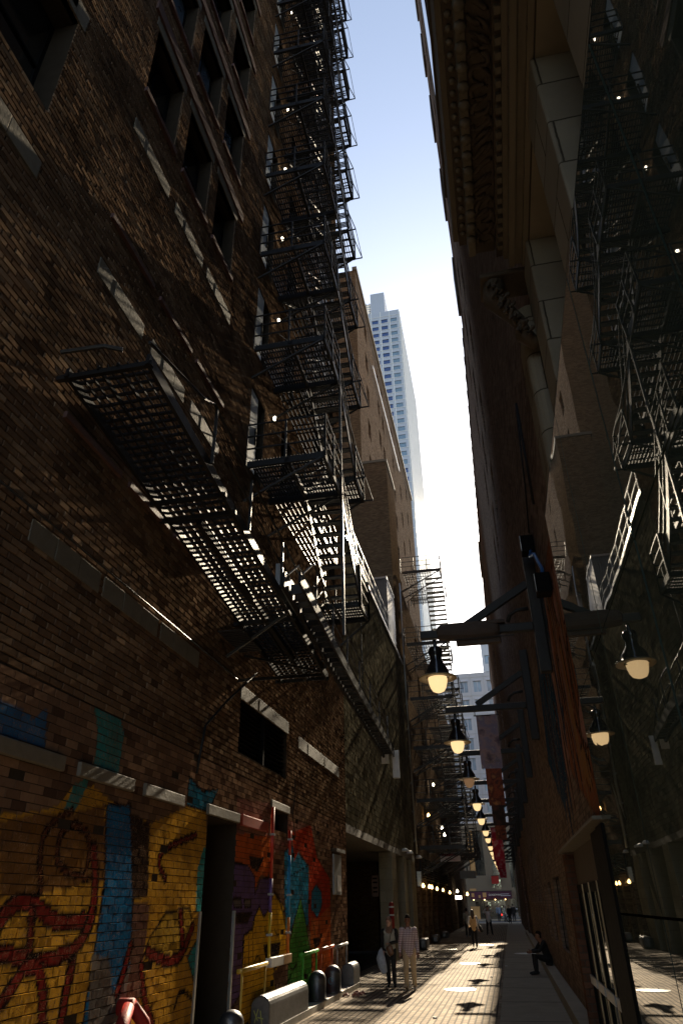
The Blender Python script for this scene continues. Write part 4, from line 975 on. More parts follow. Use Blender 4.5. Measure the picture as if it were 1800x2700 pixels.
# stair that continues below the first landing
F0=thing('lower_iron_stair','black iron stair and railed landing zigzagging below the lowest fire escape landing','stair',(LX,15.5,7.4))
for (xa,xb,A,B,n) in ((-3.77,XO-.02,(14.1,10.81),(16.4,8.9),10),(LX+.1,-3.83,(16.4,8.9),(14.2,7.2),9)):
    m=MB(); flight(m,xa,xb,A,B,n); m.build('stair_flight','blackiron',F0)
    m=MB()
    for hh in (.5,.95): m.bar((xb,A[0],A[1]+hh),(xb,B[0],B[1]+hh),.03,.03)
    for q in (0,.5,1): m.bar((xb,A[0]+(B[0]-A[0])*q,A[1]+(B[1]-A[1])*q),(xb,A[0]+(B[0]-A[0])*q,A[1]+(B[1]-A[1])*q+.95),.035,.035)
    m.build('handrail','iron2',F0)
m=MB(); grating(m,LX+.08,XO,16.4,17.6,8.9); m.box(LX,XO,16.4,16.46,8.76,8.9); m.box(LX,XO,17.54,17.6,8.76,8.9); m.box(XO-.06,XO,16.4,17.6,8.76,8.92); m.build('half_landing','blackiron',F0)
m=MB(); rail(m,[(XO,16.4,8.9),(XO,17.6,8.9),(LX,17.6,8.9)]); m.build('railing','blackiron',F0)
m=MB(); grating(m,LX+.08,-3.5,13.2,14.9,7.15,along='x'); m.box(-3.56,-3.5,13.2,14.9,7.0,7.17); m.build('landing','blackiron',F0)
m=MB(); m.bar((XO,17.6,8.8),(LX,17.6,7.3),.05,.05); m.bar((XO-.02,14.2,14.5),(XO-.02,14.2,7.2),.06,.06); m.build('brace','iron2',F0)
# long gallery seen from below
GA=thing('iron_gallery','long black iron gallery of close cross bars slung under the brick wall, upper left','gallery',(LX,9,7.5))
def gz(y): return 7.85-(y-5.7)*.125
XG=-3.52
def slope_section(y0,y1,xi,xo,root,dy=.14,name='deck',thick=.16,mats='blackiron'):
    m=MB()
    for y in np.arange(y0,y1,dy): m.box(xi,xo,y,y+.034,gz(y)-.02,gz(y)+.015)
    m.build(name,mats,root)
slope_section(5.75,9.3,LX+.15,XG,GA); slope_section(9.42,15.2,LX+.15,XG,GA)
m=MB()
for x_,wd,hh in ((LX+.15,.05,.14),(-4.45,.012,.03),(-4.32,.012,.03),(-4.18,.03,.06),(-4.05,.012,.03),(-3.92,.03,.05),(-3.79,.012,.03),(-3.66,.012,.03),(XG,.05,.17)): m.bar((x_,5.65,gz(5.65)-.06),(x_,15.25,gz(15.25)-.06),wd,hh)
m.bar((-4.15,8.9,gz(8.9)-.09),(-4.0,15.2,gz(15.2)-.09),.09,.10)
m.build('girder','blackiron',GA)
m=MB()
for y in (5.7,8.3,8.75,12.3,15.2): m.bar((LX,y,gz(y)-.1),(XG+.05,y,gz(y)-.1),.06,.07)
m.build('cross_beam','blackiron',GA)
m=MB()
for y in (12.0,): m.bar((LX,y,gz(y)-.9),(XG,y,gz(y)-.1),.05,.05)
m.bar((LX,12.7,5.9),(XG,15.1,gz(15.1)-.05),.06,.06); m.bar((LX,13.0,6.5),(-3.6,14.8,gz(14.8)-.1),.04,.04)
m.build('bracket','iron2',GA)
m=MB()
for y in np.arange(11.4,12.7,.1): m.box(LX+.03,LX+.5,y,y+.05,6.45,6.47)
m.build('small_grate','iron2',GA)
m=MB(); pts=[(XG+.02,5.6,gz(5.6)+.15),(XG+.04,7.2,gz(7.2)+.75),(XG+.04,7.6,gz(7.6)+1.0),(XG+.04,14.9,gz(14.9)+1.0)]
m.tube(pts,.024,6); m.tube([(XG+.03,7.3,gz(7.3)+.5),(XG+.03,14.9,gz(14.9)+.5)],.016,6)
for y in (7.7,9.4,11.3,13.1,14.9): m.bar((XG+.04,y,gz(y)),(XG+.04,y,gz(y)+1.0),.045,.03)
m.build('railing','iron2',GA)
m=MB(); m.tube([(LX+.2,5.4,gz(5.4)),(LX+.7,5.5,gz(5.5)+.1),(LX+.9,5.6,gz(5.6)+.1)],.03,6); m.build('hook','iron2',GA)
# folded counterweight stair
SW=thing('swing_stair','counterweighted black iron drop stair held up level over the alley with bright handrails','drop stair',(XG,17,6.5))
def sz(y): return 7.25-(y-11.6)*.105 if y<16 else 6.79-(y-16)*.075
m=MB()
for a,b in ((11.2,16),(16,23.0)): m.bar((XG+.10,a,sz(a)),(XG+.10,b,sz(b)),.07,.30); m.bar((XG+.42,a,sz(a)),(XG+.42,b,sz(b)),.05,.24)
m.build('stringer','blackiron',SW)
m=MB()
for y in np.arange(11.6,22.8,.27): m.box(XG+.14,XG+.40,y,y+.05,sz(y)-.1,sz(y)+.1)
m.build('treads','iron2',SW)
m=MB()
for x_ in (XG+.12,XG+.43):
    m.tube([(x_,11.4,sz(11.4)+.2),(x_,12.2,sz(12.2)+.85),(x_,20.5,sz(20.5)+.8),(x_,22.9,sz(22.9)+.1)],.022,6); m.tube([(x_,12.2,sz(12.2)+.45),(x_,21.3,sz(21.3)+.4)],.016,6)
    for y in np.arange(12.4,22,1.55): m.bar((x_,y,sz(y)),(x_,y+.1,sz(y)+.82),.035,.03)
m.build('handrail',plain('worn_bright_iron',(.10,.095,.09),.3,metal=.6,spec=.8),SW)
m=MB(); m.box(XG+.02,XG+.25,22.9,23.0,5.95,6.55); m.box(XG+.36,XG+.58,22.95,23.05,5.5,6.35); m.build('end_plate','white',SW)
m=MB(); m.box(XG-.05,XG+.04,11.2,13.6,sz(11.3)-.1,sz(11.3)+.35); m.build('counterweight','galv',SW)
ch=MB(); 
for i in range(70):
    z=9.6-i*.048; m_=.012; ch.box(XO-.25-m_,XO-.25+m_,17.7-.5*m_*(i%2)-m_,17.7+m_,z,z+.036)
tag(ch.build('hanging_chain','iron2',None,loc=(XO-.25,17.7,8)),'thin chain hanging from the iron landing over the drop stair','chain')
# far fire escapes
def far_escape(label,y0,levels,xo=-1.98,length=6.2):
    r=thing('fire_escape',label,'fire escape',(LX,y0,0),'fire escapes farther down the alley')
    for k,z in enumerate(levels):
        m=MB(); xi=LX+.1; grating(m,xi,xo,y0,y0+1.3,z,dx=.17,cross=.5,w=.035); m.box(xi,xo,y0,y0+.07,z-.2,z); m.box(xo-.08,xo,y0,y0+1.3,z-.2,z)
        m.build('landing','iron2',r)
        m=MB(); grating(m,xi,-3.45,y0+1.3,y0+length,z,dx=.17,cross=.5,w=.035); grating(m,xi,xo,y0+length-1.2,y0+length,z,dx=.17,cross=.5,w=.035); m.build('walkway','iron2',r)
        m=MB(); rail(m,[(LX,y0,z),(xo,y0,z),(xo,y0+1.3,z)],r=.026); rail(m,[(xo,y0+length-1.2,z),(xo,y0+length,z),(LX,y0+length,z)],r=.026); m.bar((xo,y0,z-.1),(xo+.35,y0,z-.1),.04,.04); m.bar((xo+.35,y0,z-.1),(xo,y0,z+1),.035,.035); m.build('railing','iron2',r)
        m=MB(); m.bar((xo-.1,y0,z-.2),(LX,y0,z-1.5),.06,.06); m.bar((xo-.7,y0+.6,z-.2),(LX,y0+.6,z-1.3),.05,.05); m.bar((xo-.1,y0+1.25,z-.2),(LX,y0+1.25,z-1.5),.06,.06); m.bar((-3.5,y0+3,z-.1),(LX,y0+3,z-1.1),.05,.05); m.build('brace','iron2',r)
        if k>0:
            zl=levels[k-1]; n=max(8,int((z-zl)/.27)); m=MB(); 
            for i in range(n):
                q=(i+.5)/n; y=y0+1.3+(length-2.5)*q; zz=z-(z-zl)*q; m.box(-3.15,xo-.04,y-.14,y+.14,zz-.03,zz+.03)
            for x_ in (-3.17,xo-.02): m.bar((x_,y0+1.3,z),(x_,y0+length-1.2,zl),.04,.26)
            for hh in (.5,.95): m.bar((xo-.02,y0+1.3,z+hh),(xo-.02,y0+length-1.2,zl+hh),.03,.03)
            m.build('stair_flight','iron2',r)
    return r
far_escape('far black fire escape seen against the sky beside the tall conduits',43.5,[4.9,7.4,10.4,13.4,17.0,22.2])
far_escape('middle far fire escape directly behind the first far one',56,[5.2,8.2,11.2,14.2,17.2])
far_escape('farthest fire escape before the street end, lowest of the three',68,[5.6,9,12.4,15.8],xo=-2.2)
# ================================================================== lamps on timber brackets
LY=[11.8,17.4,23.2,29.6,35.3,41.6,46.7,53.6,59.7,65.5,74,80.3,86.8,92.5]
names=['nearest','second','third','fourth','fifth','sixth','seventh','eighth','ninth','tenth','eleventh','twelfth','thirteenth','farthest']
xl=[-.76,-.78,-.79,-.80,-.83,-.81,-.82,-.83,-.83,-.83,-.81,-.78,-.75,-.70]
def make_lamp(x,y,lab,off=False,tilt=0):
    t=thing('alley_lamp',lab,'lamp',(x,y,5.3),'glowing bell lamps hanging in a line down the alley')
    c=(x,y,0)
    m=MB(); m.lathe([(.03,6.08),(.035,5.98),(.03,5.95),(.10,5.94),(.125,5.90),(.125,5.84),(.105,5.80),(.10,5.72),(.115,5.68),(.16,5.60),(.20,5.52),(.215,5.45),(.235,5.44),(.235,5.41),(.2,5.40)],c,28); m.build('housing','lampblack',t,smooth=True)
    m=MB(); m.lathe([(.19,5.435),(.325,5.40),(.332,5.385),(.325,5.38),(.19,5.40)],c,36); m.build('brim','lampdisc',t,smooth=True)
    m=MB(); m.lathe([(.165,5.41),(.165,5.37),(.155,5.30),(.135,5.23),(.10,5.17),(.05,5.145),(.005,5.14)],c,24); m.build('globe','globeoff' if off else 'globe',t,smooth=True)
    m=MB(); m.tube([(x-.17,y-.02,5.39),(x-.17,y-.1,5.36)],.012,6); m.tube([(x+.17,y-.02,5.39),(x+.17,y-.1,5.36)],.012,6); m.build('clip','lampdisc',t)
    return t
def make_bracket(y,lab,near):
    t=thing('lamp_bracket',lab,'bracket',(1.1,y,6.1),'dark timber lamp brackets on the right wall')
    m=MB(); m.box(.97,1.168,y-.08,y+.08,5.35,7.55); m.build('post','wood',t,bevel=.02)
    m=MB(); m.box(-1.0,.97,y-.06,y+.06,6.10,6.25); m.build('arm','wood',t,bevel=.015)
    m=MB(); m.bar((-.22,y,6.27),(.97,y,6.98),.10,.13); m.build('brace','wood',t)
    m=MB(); m.tube([(.55,y,6.30),(.60,y,6.42),(.72,y,6.5),(.93,y,6.52)],.035,8); m.build('knee','wood',t,smooth=True)
    if near:
        m=MB(); m.box(-.50,.50,y-.10,y+.10,6.27,6.33); m.limb([((-.62,y,6.20),.11,.15),((-.2,y,6.17),.13,.17),((.3,y,6.18),.12,.16)],12,side=(0,1,0)); m.build('wrapping','wrap',t)
        m=MB(); m.box(-.38,.40,y-.05,y+.05,5.93,6.08); m.build('under_block','wrap',t,bevel=.02); m=MB(); m.tube([(-.42,y-.08,6.02),(.62,y-.08,6.03)],.012,6); m.build('rod','iron2',t)
    return t
for i,y in enumerate(LY):
    make_lamp(xl[i],y,names[i]+' bell lamp of the row down the alley'+(', its globe nearly dark' if i==2 else ', its globe glowing amber'),i==2)
    make_bracket(y,'bracket holding the '+names[i]+' bell lamp'+(', wrapped in brown sheathing' if i==0 else ''),i==0)
# banners under the brackets
def art(name,cols,sc=3.2):
    m,t,b=new_mat(name); g=t.nodes.new('ShaderNodeNewGeometry'); n=noise(t,g.outputs['Position'],sc,3,.5)
    k=len(cols); r=ramp(t,n,[(.3+.4*i/(k-1),c) for i,c in enumerate(cols)]); t.links.new(r,b.inputs['Base Color']); b.inputs['Roughness'].default_value=.8
    return m
BA=[art('mauve_cloudy_banner',[(.12,.08,.11),(.36,.24,.24),(.22,.19,.27),(.6,.5,.38)]),art('rust_banner',[(.06,.025,.02),(.32,.08,.03),(.12,.03,.02),(.6,.25,.08)],4),art('dark_emblem_banner',[(.015,.01,.01),(.05,.03,.02),(.14,.04,.02)],5),art('scarlet_banner',[(.35,.01,.03),(.5,.02,.05),(.6,.4,.4)],3)]
def banner(i,x0,x1,z0,z1,mat,label,writing=None,dy=0):
    y=LY[i]+dy; t=thing('banner',label,'banner',((x0+x1)/2,y,z1),'theatre banners hanging from the lamp brackets')
    m=MB(); n=10
    for k in range(n):
        for s_ in (0,1):
            pass
    vs=[];N=12
    for a in range(N+1):
        for b in range(5):
            u=a/N; v=b/4; vs.append((x0+(x1-x0)*v,y+.02*math.sin(v*5+u*4)+.015*math.sin(u*9),z1+(z0-z1)*u))
    m.v=vs+[(p[0],p[1]+.006,p[2]) for p in vs]; K=len(vs)
    for a in range(N):
        for b in range(4):
            q=a*5+b; m.f.append((q,q+5,q+6,q+1)); m.f.append((K+q,K+q+1,K+q+6,K+q+5))
    o=m.build('cloth',mat,t,smooth=True)
    m=MB(); m.tube([(x0-.06,y,z1),(x1+.06,y,z1)],.014,6); m.build('top_rod','blackiron',t)
    m=MB(); m.bar((x0-.02,y,z1),(x0-.02,y,6.09),.02,.02); m.bar((x1+.03,y,z1),(x1+.03,y,6.09),.02,.02); m.build('hanger','blackiron',t)
    return t
b0=banner(1,-.27,.22,4.76,6.0,BA[0],'grey mauve banner with arched lettering under the second lamp bracket')
for k,ch_ in enumerate('ORIENTAL'):
    a=math.radians(150-k*17); text_obj('letter',ch_,.062,(.0+.15*math.cos(a),17.36,4.92+.13*math.sin(a)),(math.pi/2,-(a-math.pi/2),0),'trim',b0,.002)
text_obj('lettering','THEATRE',.085,(.0,17.36,4.90),(math.pi/2,-.12,0),'trim',b0,.002)
banner(2,-.25,.24,4.6,5.95,BA[1],'rust and dark orange banner under the third lamp bracket')
banner(3,-.25,.24,4.6,5.95,BA[2],'dark banner with round emblem under the fourth lamp bracket')
banner(4,-.25,.24,4.5,5.95,BA[1],'deep orange banner with pale slanting shape under the fifth lamp bracket')
for k,i in enumerate((6,7,8,9,10,11)):
    banner(i,-.60,.05,4.2,6.0,BA[3],'red and white banner under the '+names[i]+' lamp bracket')
# small spot boxes and blue cables on the plum wall
for k,(y,z) in enumerate(((11.2,7.45),(9.8,6.1))):
    t=thing('speaker_box',['upper small black box hung on the plum wall beside blue cable','lower small black box hung on the plum wall at the end of the blue cable'][k],'box',(1.05,y,z)); m=MB(); m.box(.93,1.15,y-.13,y+.13,z-.16,z+.16); m.build('case','blackframe',t,bevel=.02); m=MB(); m.box(.925,.93,y-.132,y-.1,z-.14,z+.14); m.build('edge_strip','galv',t)
m=MB(); m.tube([(1.08,11.1,7.3),(1.03,10.9,7.1),(1.05,10.4,6.9),(1.1,10.1,6.5),(1.07,9.9,6.25)],.03,8); m.tube([(1.12,11.0,7.2),(1.13,10.5,6.7),(1.1,10.1,6.3)],.02,8); tag(m.build('blue_cable',PM('blue_cable_sheath',(.015,.10,.30)),None,loc=(1.1,10.5,6.8),smooth=True),'bundle of blue cable joining two black boxes on the plum wall','cable')
cable('conduit','long black cable running up the plum wall to a bracket',[(1.14,10.0,7.6),(1.14,9.9,9.6)],.02)
cable('conduit','two-strand black wire sloping down the plum wall from the long cable',[(1.13,9.9,9.55),(1.1,10.4,8.2),(1.08,10.9,7.55)],.014)
# ================================================================== bollards and street things
def loaf(y0,y1,label):
    t=thing('wall_guard',label,'wall guard',(-4.56,(y0+y1)/2,.1),'rounded steel wall guards along the kerb')
    m=MB(); n=14; prof=[(-4.74,.1),(-4.74,.45)]+[(-4.565-.175*math.cos(a),.45+.17*math.sin(a)) for a in np.linspace(.2,math.pi-.2,10)]+[(-4.39,.45),(-4.39,.1)]
    k=len(prof)
    for y in (y0,y0+.03,y1-.03,y1):
        s_=1 if y0<y<y1 else .96
        for (a,b) in prof: m.v.append((-4.565+(a+4.565)*s_,y,.1+(b-.1)*s_))
    for j in range(3):
        for i in range(k): i2=(i+1)%k; m.f.append((j*k+i,j*k+i2,(j+1)*k+i2,(j+1)*k+i))
    m.f.append(tuple(reversed(range(k)))); m.f.append(tuple(range(3*k,4*k)))
    m.build('shell','bollard',t)
    return t
t=loaf(14.35,17.15,'long half-round steel guard lying on the kerb, scuffed bright on top')
m=MB(); 
for a,b in (((-4.68,.40),(-4.60,.25)),((-4.60,.42),(-4.66,.22)),((-4.56,.40),(-4.52,.2)),((-4.60,.3),(-4.5,.28))): m.bar((a[0],14.345,a[1]),(b[0],14.345,b[1]),.012,.012)
m.build('paint_tag',PM('yellow_tag_paint',(.5,.55,.12)),t)
def dome(y,label,r=.2,h=.58,x=-4.56,z=.12,tagc=None):
    t=thing('bollard',label,'bollard',(x,y,z),'round-topped steel bollards on the kerb')
    m=MB(); m.lathe([(r+.03,0),(r+.03,.03),(r,.04),(r,h-r*.9)]+[(r*math.cos(a),h-r*.9+r*.9*math.sin(a)) for a in np.linspace(.15,1.5,8)],(x,y,z),22); m.build('shell','bollard',t,smooth=True)
    if tagc:
        m=MB(); m.tube([(x-.02+.05*math.cos(a),y-r-.004,z+.26+.07*math.sin(a)) for a in np.linspace(.6,5.4,9)],.009,5); m.tube([(x+.02,y-r-.002,z+.24),(x,y-r-.002,z+.30)],.008,5); m.build('paint_tag',PM('pale_blue_tag_paint',(.1,.4,.5)),t)
    return t
dome(12.85,'domed steel bollard at the bottom edge before the doorway',z=0); dome(18.6,'domed steel bollard just past the long guard'); dome(20.25,'domed bollard with pale blue scrawl',tagc=1)
t=loaf(22.1,23.0,'short rounded steel guard at the corner of the garage opening')
for k,(y,l,ht) in enumerate(((40.6,'upright rounded guard at the far end of the garage pillars',.5),(47.2,'second low rounded guard beyond the garage',.42),(54,'third low rounded guard, farthest along the shopfronts',.4))):
    t=thing('wall_guard',l,'wall guard',(-4.45,y,0),'rounded steel wall guards along the kerb')
    m=MB(); m.box(-4.7,-4.28,y,y+1.2,0,ht); o=m.build('shell','bollard',t,bevel=.12)
t=thing('fire_connection','red twin-outlet fire hose connection on the mural wall, bottom left','fire connection',(-4.6,9.3,1.0))
m=MB(); m.tube([(LX,9.35,.98),(LX+.18,9.35,.98)],.09,14,side=(0,0,1)); m.tube([(LX+.14,9.3,.98),(LX+.2,9.05,.80),(LX+.24,8.95,.68)],.075,12); m.tube([(LX+.14,9.4,.98),(LX+.22,9.6,.80),(LX+.24,9.65,.68)],.075,12); m.build('body','red',t,smooth=True)
for yy in (8.93,9.66):
    m=MB(); m.tube([(LX+.24,yy,.70),(LX+.25,yy-.02,.62)],.10,12); m.build('cap',PM('red_cap_paint',(.45,.06,.03)),t)
t=thing('manhole_cover','bright worn metal manhole cover in the sunlit pavers','manhole cover',(-1.56,22.4,.004)); m=MB(); m.lathe([(.42,0),(.42,.012),(.36,.016),(.355,.008),(.01,.008)],(-1.56,22.4,0),36); m.build('lid','galv',t)
for k,(xx,yy,rr) in enumerate(((-1.75,31.6,.38),(-1.5,45.2,.4),(-.95,48.2,.4),(-3.2,41.2,.35),(.45,37.5,.5))):
    m=MB(); m.lathe([(rr,0),(rr,.012),(.01,.014)],(xx,yy,0),24); tag(m.build('utility_cover','galv',None,loc=(xx,yy,0)),['bright round cover in sunlit pavers between lamp shadows','pale cover near the end of the sunlit strip','farthest pale cover, at the edge of the sunlit strip','pale round cover left of the walking woman','thin pale cover on the concrete path at right'][k],'cover')
m=MB()
for i in range(7):
    a=RNG.uniform(0,6.28,3); c=Vector((-4.15+RNG.uniform(-.18,.18),20.9+RNG.uniform(-.5,.5),.04)); m.limb([((c.x-.06,c.y,.03),.03,.03),((c.x+.02,c.y+.04,.06),.045,.03),((c.x+.07,c.y-.03,.03),.03,.02)],7)
tag(m.build('litter','litter',None,loc=(-4.15,20.9,.0)),'crumpled reddish litter by the kerb','litter',kind='stuff')
for i in range(6):
    c=(RNG.uniform(-3.8,0.5),RNG.uniform(17,40)); m=MB(); m.limb([((c[0]-.03,c[1],.012),.015,.02),((c[0]+.03,c[1]+.02,.012),.02,.015)],6); tag(m.build('scrap','white',None,loc=(c[0],c[1],0)),'tiny pale scrap of litter on the alley paving','litter','pale scraps on the ground')
# ================================================================== car crossing the end
t=thing('parked_car','silver car side-on in the street at the end of the alley','car',(1.2,103,0))
m=MB(); prof=[(-1.1,.35),(-1.15,.75),(-.9,.95),(-.2,1.02),(.35,1.45),(1.7,1.48),(2.4,1.0),(3.1,.9),(3.25,.5),(3.2,.35)]
for y in (102.2,102.3,103.7,103.8):
    s_=.0 if 102.25<y<103.75 else .03
    for a,b in prof: m.v.append((a,y,b-.1-s_*(b>1)))
k=len(prof)
for j in range(3):
    for i in range(k): i2=(i+1)%k; m.f.append((j*k+i,j*k+i2,(j+1)*k+i2,(j+1)*k+i))
m.f.append(tuple(reversed(range(k)))); m.f.append(tuple(range(3*k,4*k))); m.build('body','carpaint',t,bevel=.04)
m=MB(); m.v=[(-.05,102.18,.93),(.4,102.18,1.28),(1.6,102.18,1.3),(2.15,102.18,.9)]; m.f=[(0,1,2,3)] ; m.v+=[(a,102.21,b) for a,_,b in m.v]; m.f+=[(7,6,5,4),(0,4,5,1),(1,5,6,2),(2,6,7,3),(3,7,4,0)]; m.build('side_window','carglass',t)
for xx in (-.35,2.3):
    m=MB(); m.tube([(xx,102.12,.22),(xx,102.35,.22)],.33,20); wh=m.build('wheel','tyre',t); m=MB(); m.tube([(xx,102.10,.22),(xx,102.13,.22)],.2,16); m.build('rim','galv',wh)
m=MB(); m.box(-1.17,-1.05,102.15,102.5,.62,.78); m.build('tail_light','tail',t)
# ================================================================== people
def fused(mb,name,mat,parent,voxel,smooth=3,origin=(0,0,0)):
    o=mb.build(name+'_raw',mat,None,world=False)
    md=o.modifiers.new('r','REMESH'); md.mode='VOXEL'; md.voxel_size=voxel; md.use_smooth_shade=True
    sm=o.modifiers.new('s','SMOOTH'); sm.iterations=smooth; sm.factor=.5
    bpy.context.view_layer.update()
    me=bpy.data.meshes.new_from_object(o.evaluated_get(bpy.context.evaluated_depsgraph_get())); me.name=name
    bpy.data.objects.remove(o); me.materials.clear(); me.materials.append(M[mat] if isinstance(mat,str) else mat)
    for p in me.polygons: p.use_smooth=True
    n=bpy.data.objects.new(name,me); COL.objects.link(n); n.parent=parent
    return n
def hand(m,wr,dirv,curl,side=1,s=1.0):
    """palm and five separate bent fingers, from the wrist wr along dirv; curl bends them towards 'curl'"""
    wr=Vector(wr); d=Vector(dirv).normalized(); c=Vector(curl); c=(c-d*c.dot(d)).normalized(); l=d.cross(c).normalized()*side
    m.limb([(wr,.026*s,.02*s),(wr+d*.04*s,.036*s,.016*s),(wr+d*.085*s,.038*s,.014*s)],10,side=tuple(l))
    for i,(o_,ln) in enumerate(((-.03,.062),(-.010,.075),(.010,.07),(.029,.055))):
        b=wr+d*.085*s+l*o_*s; p1=b+(d*.9+c*.35).normalized()*ln*.5*s; p2=p1+(d*.6+c*.8).normalized()*ln*.35*s; p3=p2+(d*.2+c).normalized()*ln*.28*s
        m.limb([(b,.0095*s),(p1,.009*s),(p2,.0082*s),(p3,.007*s)],7)
    b=wr+d*.025*s-l*.03*s; m.limb([(b,.013*s),(b+(d*.7-l*.75+c*.3)*.035*s,.011*s),(b+(d*.95-l*.85+c*.6)*.06*s,.0085*s)],7)
def person(label,loc,rot,H,P,skin,top,bottom,hair=None,hairstyle='short',shoe='blackcloth',vox=.011,long_sleeve=True,scarf=None,skirt=False,vest=None,group=None):
    """P: joints in metres for a 1.75 m figure facing -y: keys hl,hr (hip) kl,kr al,ar tl,tr (toe) sl,sr el,er wl,wr neck head"""
    k=H/1.75; V_=lambda q: Vector(q)*k
    J={n:V_(q) for n,q in P.items()}
    pel=J['pel']; neck=J['neck']; head=J['head']; ch=J['chest']
    b=MB()
    b.limb([(pel,.15*k,.10*k),((pel+ch)/2,.125*k,.09*k),(ch,.16*k,.105*k),(neck-Vector((0,0,.05*k)),.11*k,.07*k)],16)
    b.limb([(neck-Vector((0,0,.06*k)),.065*k,.06*k),(head-Vector((0,0,.06*k)),.055*k,.058*k)],12)
    f=J.get('face',Vector((0,-1,0)))
    f=Vector(f).normalized(); rt=Vector((0,0,1)).cross(f).normalized()
    b.limb([(head-Vector((0,0,.085*k))+f*.025*k,.042*k,.045*k),(head-Vector((0,0,.03*k))+f*.012*k,.066*k,.078*k),(head+Vector((0,0,.035*k)),.076*k,.092*k),(head+Vector((0,0,.07*k))-f*.008*k,.06*k,.075*k)],16,side=tuple(rt))
    b.limb([(head+f*.088*k+Vector((0,0,.01*k)),.009*k),(head+f*.112*k-Vector((0,0,.022*k)),.014*k)],8)      # nose
    for s_ in(-1,1):
        b.limb([(head+rt*.078*k*s_+Vector((0,0,.02*k)),.008*k,.016*k),(head+rt*.078*k*s_-Vector((0,0,.025*k)),.007*k,.012*k)],8)  # ears
    b.limb([(head+f*.088*k-rt*.022*k-Vector((0,0,.05*k)),.009*k),(head+f*.088*k+rt*.022*k-Vector((0,0,.05*k)),.009*k)],6,side=(0,0,1))  # lips
    for s_ in 'lr':
        b.limb([(J['s'+s_],.055*k),((J['s'+s_]*.5+J['e'+s_]*.5),.048*k),(J['e'+s_],.038*k),(J['e'+s_]*.45+J['w'+s_]*.55,.036*k),(J['w'+s_],.024*k,.02*k)],12)
        b.limb([(ch+Vector((0,0,.06*k)),.07*k),(J['s'+s_],.06*k)],10)
        dr=(J['w'+s_]-J['e'+s_]).normalized(); hand(b,J['w'+s_],J.get('h'+s_+'d',dr),J.get('h'+s_+'c',Vector((0,-1,0))),1 if s_=='l' else -1,k*1.05)
        b.limb([(J['h'+s_],.085*k),(J['h'+s_]*.5+J['k'+s_]*.5,.075*k),(J['k'+s_],.052*k),(J['k'+s_]*.6+J['a'+s_]*.4,.053*k),(J['a'+s_],.033*k),(J['a'+s_]*.6+J['t'+s_]*.4-Vector((0,0,.02*k)),.034*k,.03*k)],12)
    body=fused(b,'person',skin,None,vox)
    body.location=loc; body.rotation_euler=(0,0,rot); tag(body,label,'person',group)
    # shirt
    m=MB()
    if top:
        low=pel-Vector((0,0,.09*k))
        m.limb([(low,.185*k,.125*k),(pel+Vector((0,0,.05*k)),.172*k,.12*k),((pel+ch)/2,.16*k,.115*k),(ch,.185*k,.125*k),(ch+Vector((0,0,.09*k)),.165*k,.10*k),(neck-Vector((0,0,.045*k)),.085*k,.075*k)],18)
        sl=MB() if vest else m
        for s_ in 'lr':
            end=J['w'+s_]*.93+J['e'+s_]*.07 if long_sleeve else J['e'+s_]*.8+J['s'+s_]*.2
            sl.limb([(J['s'+s_],.078*k),((J['s'+s_]+J['e'+s_])/2,.064*k),(J['e'+s_],.056*k)]+([(J['e'+s_]*.4+J['w'+s_]*.6,.05*k),(end,.04*k)] if long_sleeve else []),12)
            m.limb([(ch+Vector((0,0,.07*k)),.085*k),(J['s'+s_],.072*k)],12)
        fused(m,'vest' if vest else 'shirt',vest or top,body,vox)
        if vest: fused(sl,'sleeves',top,body,vox)
    m=MB(); m.limb([(pel+Vector((0,0,.05*k)),.155*k,.11*k),(pel-Vector((0,0,.06*k)),.165*k,.12*k)],16)
    for s_ in 'lr':
        m.limb([(J['h'+s_],.102*k),(J['h'+s_]*.5+J['k'+s_]*.5,.088*k),(J['k'+s_],.070*k),(J['k'+s_]*.4+J['a'+s_]*.6,.064*k),(J['a'+s_]+Vector((0,0,.02*k)),.056*k)],12)
    fused(m,'trousers',bottom,body,vox)
    for s_ in 'lr':
        m=MB(); a=J['a'+s_]; to=J['t'+s_]; hd=(to-a); hd.normalize(); m.limb([(a-hd*.05*k-Vector((0,0,.03*k)),.04*k,.042*k),(a*.5+to*.5-Vector((0,0,.012*k)),.045*k,.04*k),(to,.042*k,.028*k)],12)
        fused(m,'shoe',shoe,body,vox*.9,1)
    if hair:
        m=MB(); hd=head
        if hairstyle=='short': m.limb([(hd+Vector((0,0,.055*k))-f*.03*k,.078*k,.088*k),(hd+Vector((0,0,.085*k))+f*.012*k,.066*k,.08*k)],14,side=tuple(rt)); m.limb([(hd-f*.045*k-Vector((0,0,.03*k)),.068*k,.05*k),(hd-f*.035*k+Vector((0,0,.04*k)),.078*k,.065*k)],14,side=tuple(rt))
        if hairstyle=='long':
            m.limb([(hd+Vector((0,0,.05*k))-f*.02*k,.088*k,.095*k),(hd+Vector((0,0,.08*k)),.075*k,.085*k)],14,side=tuple(rt)); m.limb([(hd-f*.05*k+Vector((0,0,.04*k)),.09*k,.06*k),(hd-f*.07*k-Vector((0,0,.08*k)),.095*k,.05*k),(hd-f*.09*k-Vector((0,0,.20*k)),.085*k,.04*k),(hd-f*.10*k-Vector((0,0,.29*k)),.05*k,.025*k)],14,side=tuple(rt))
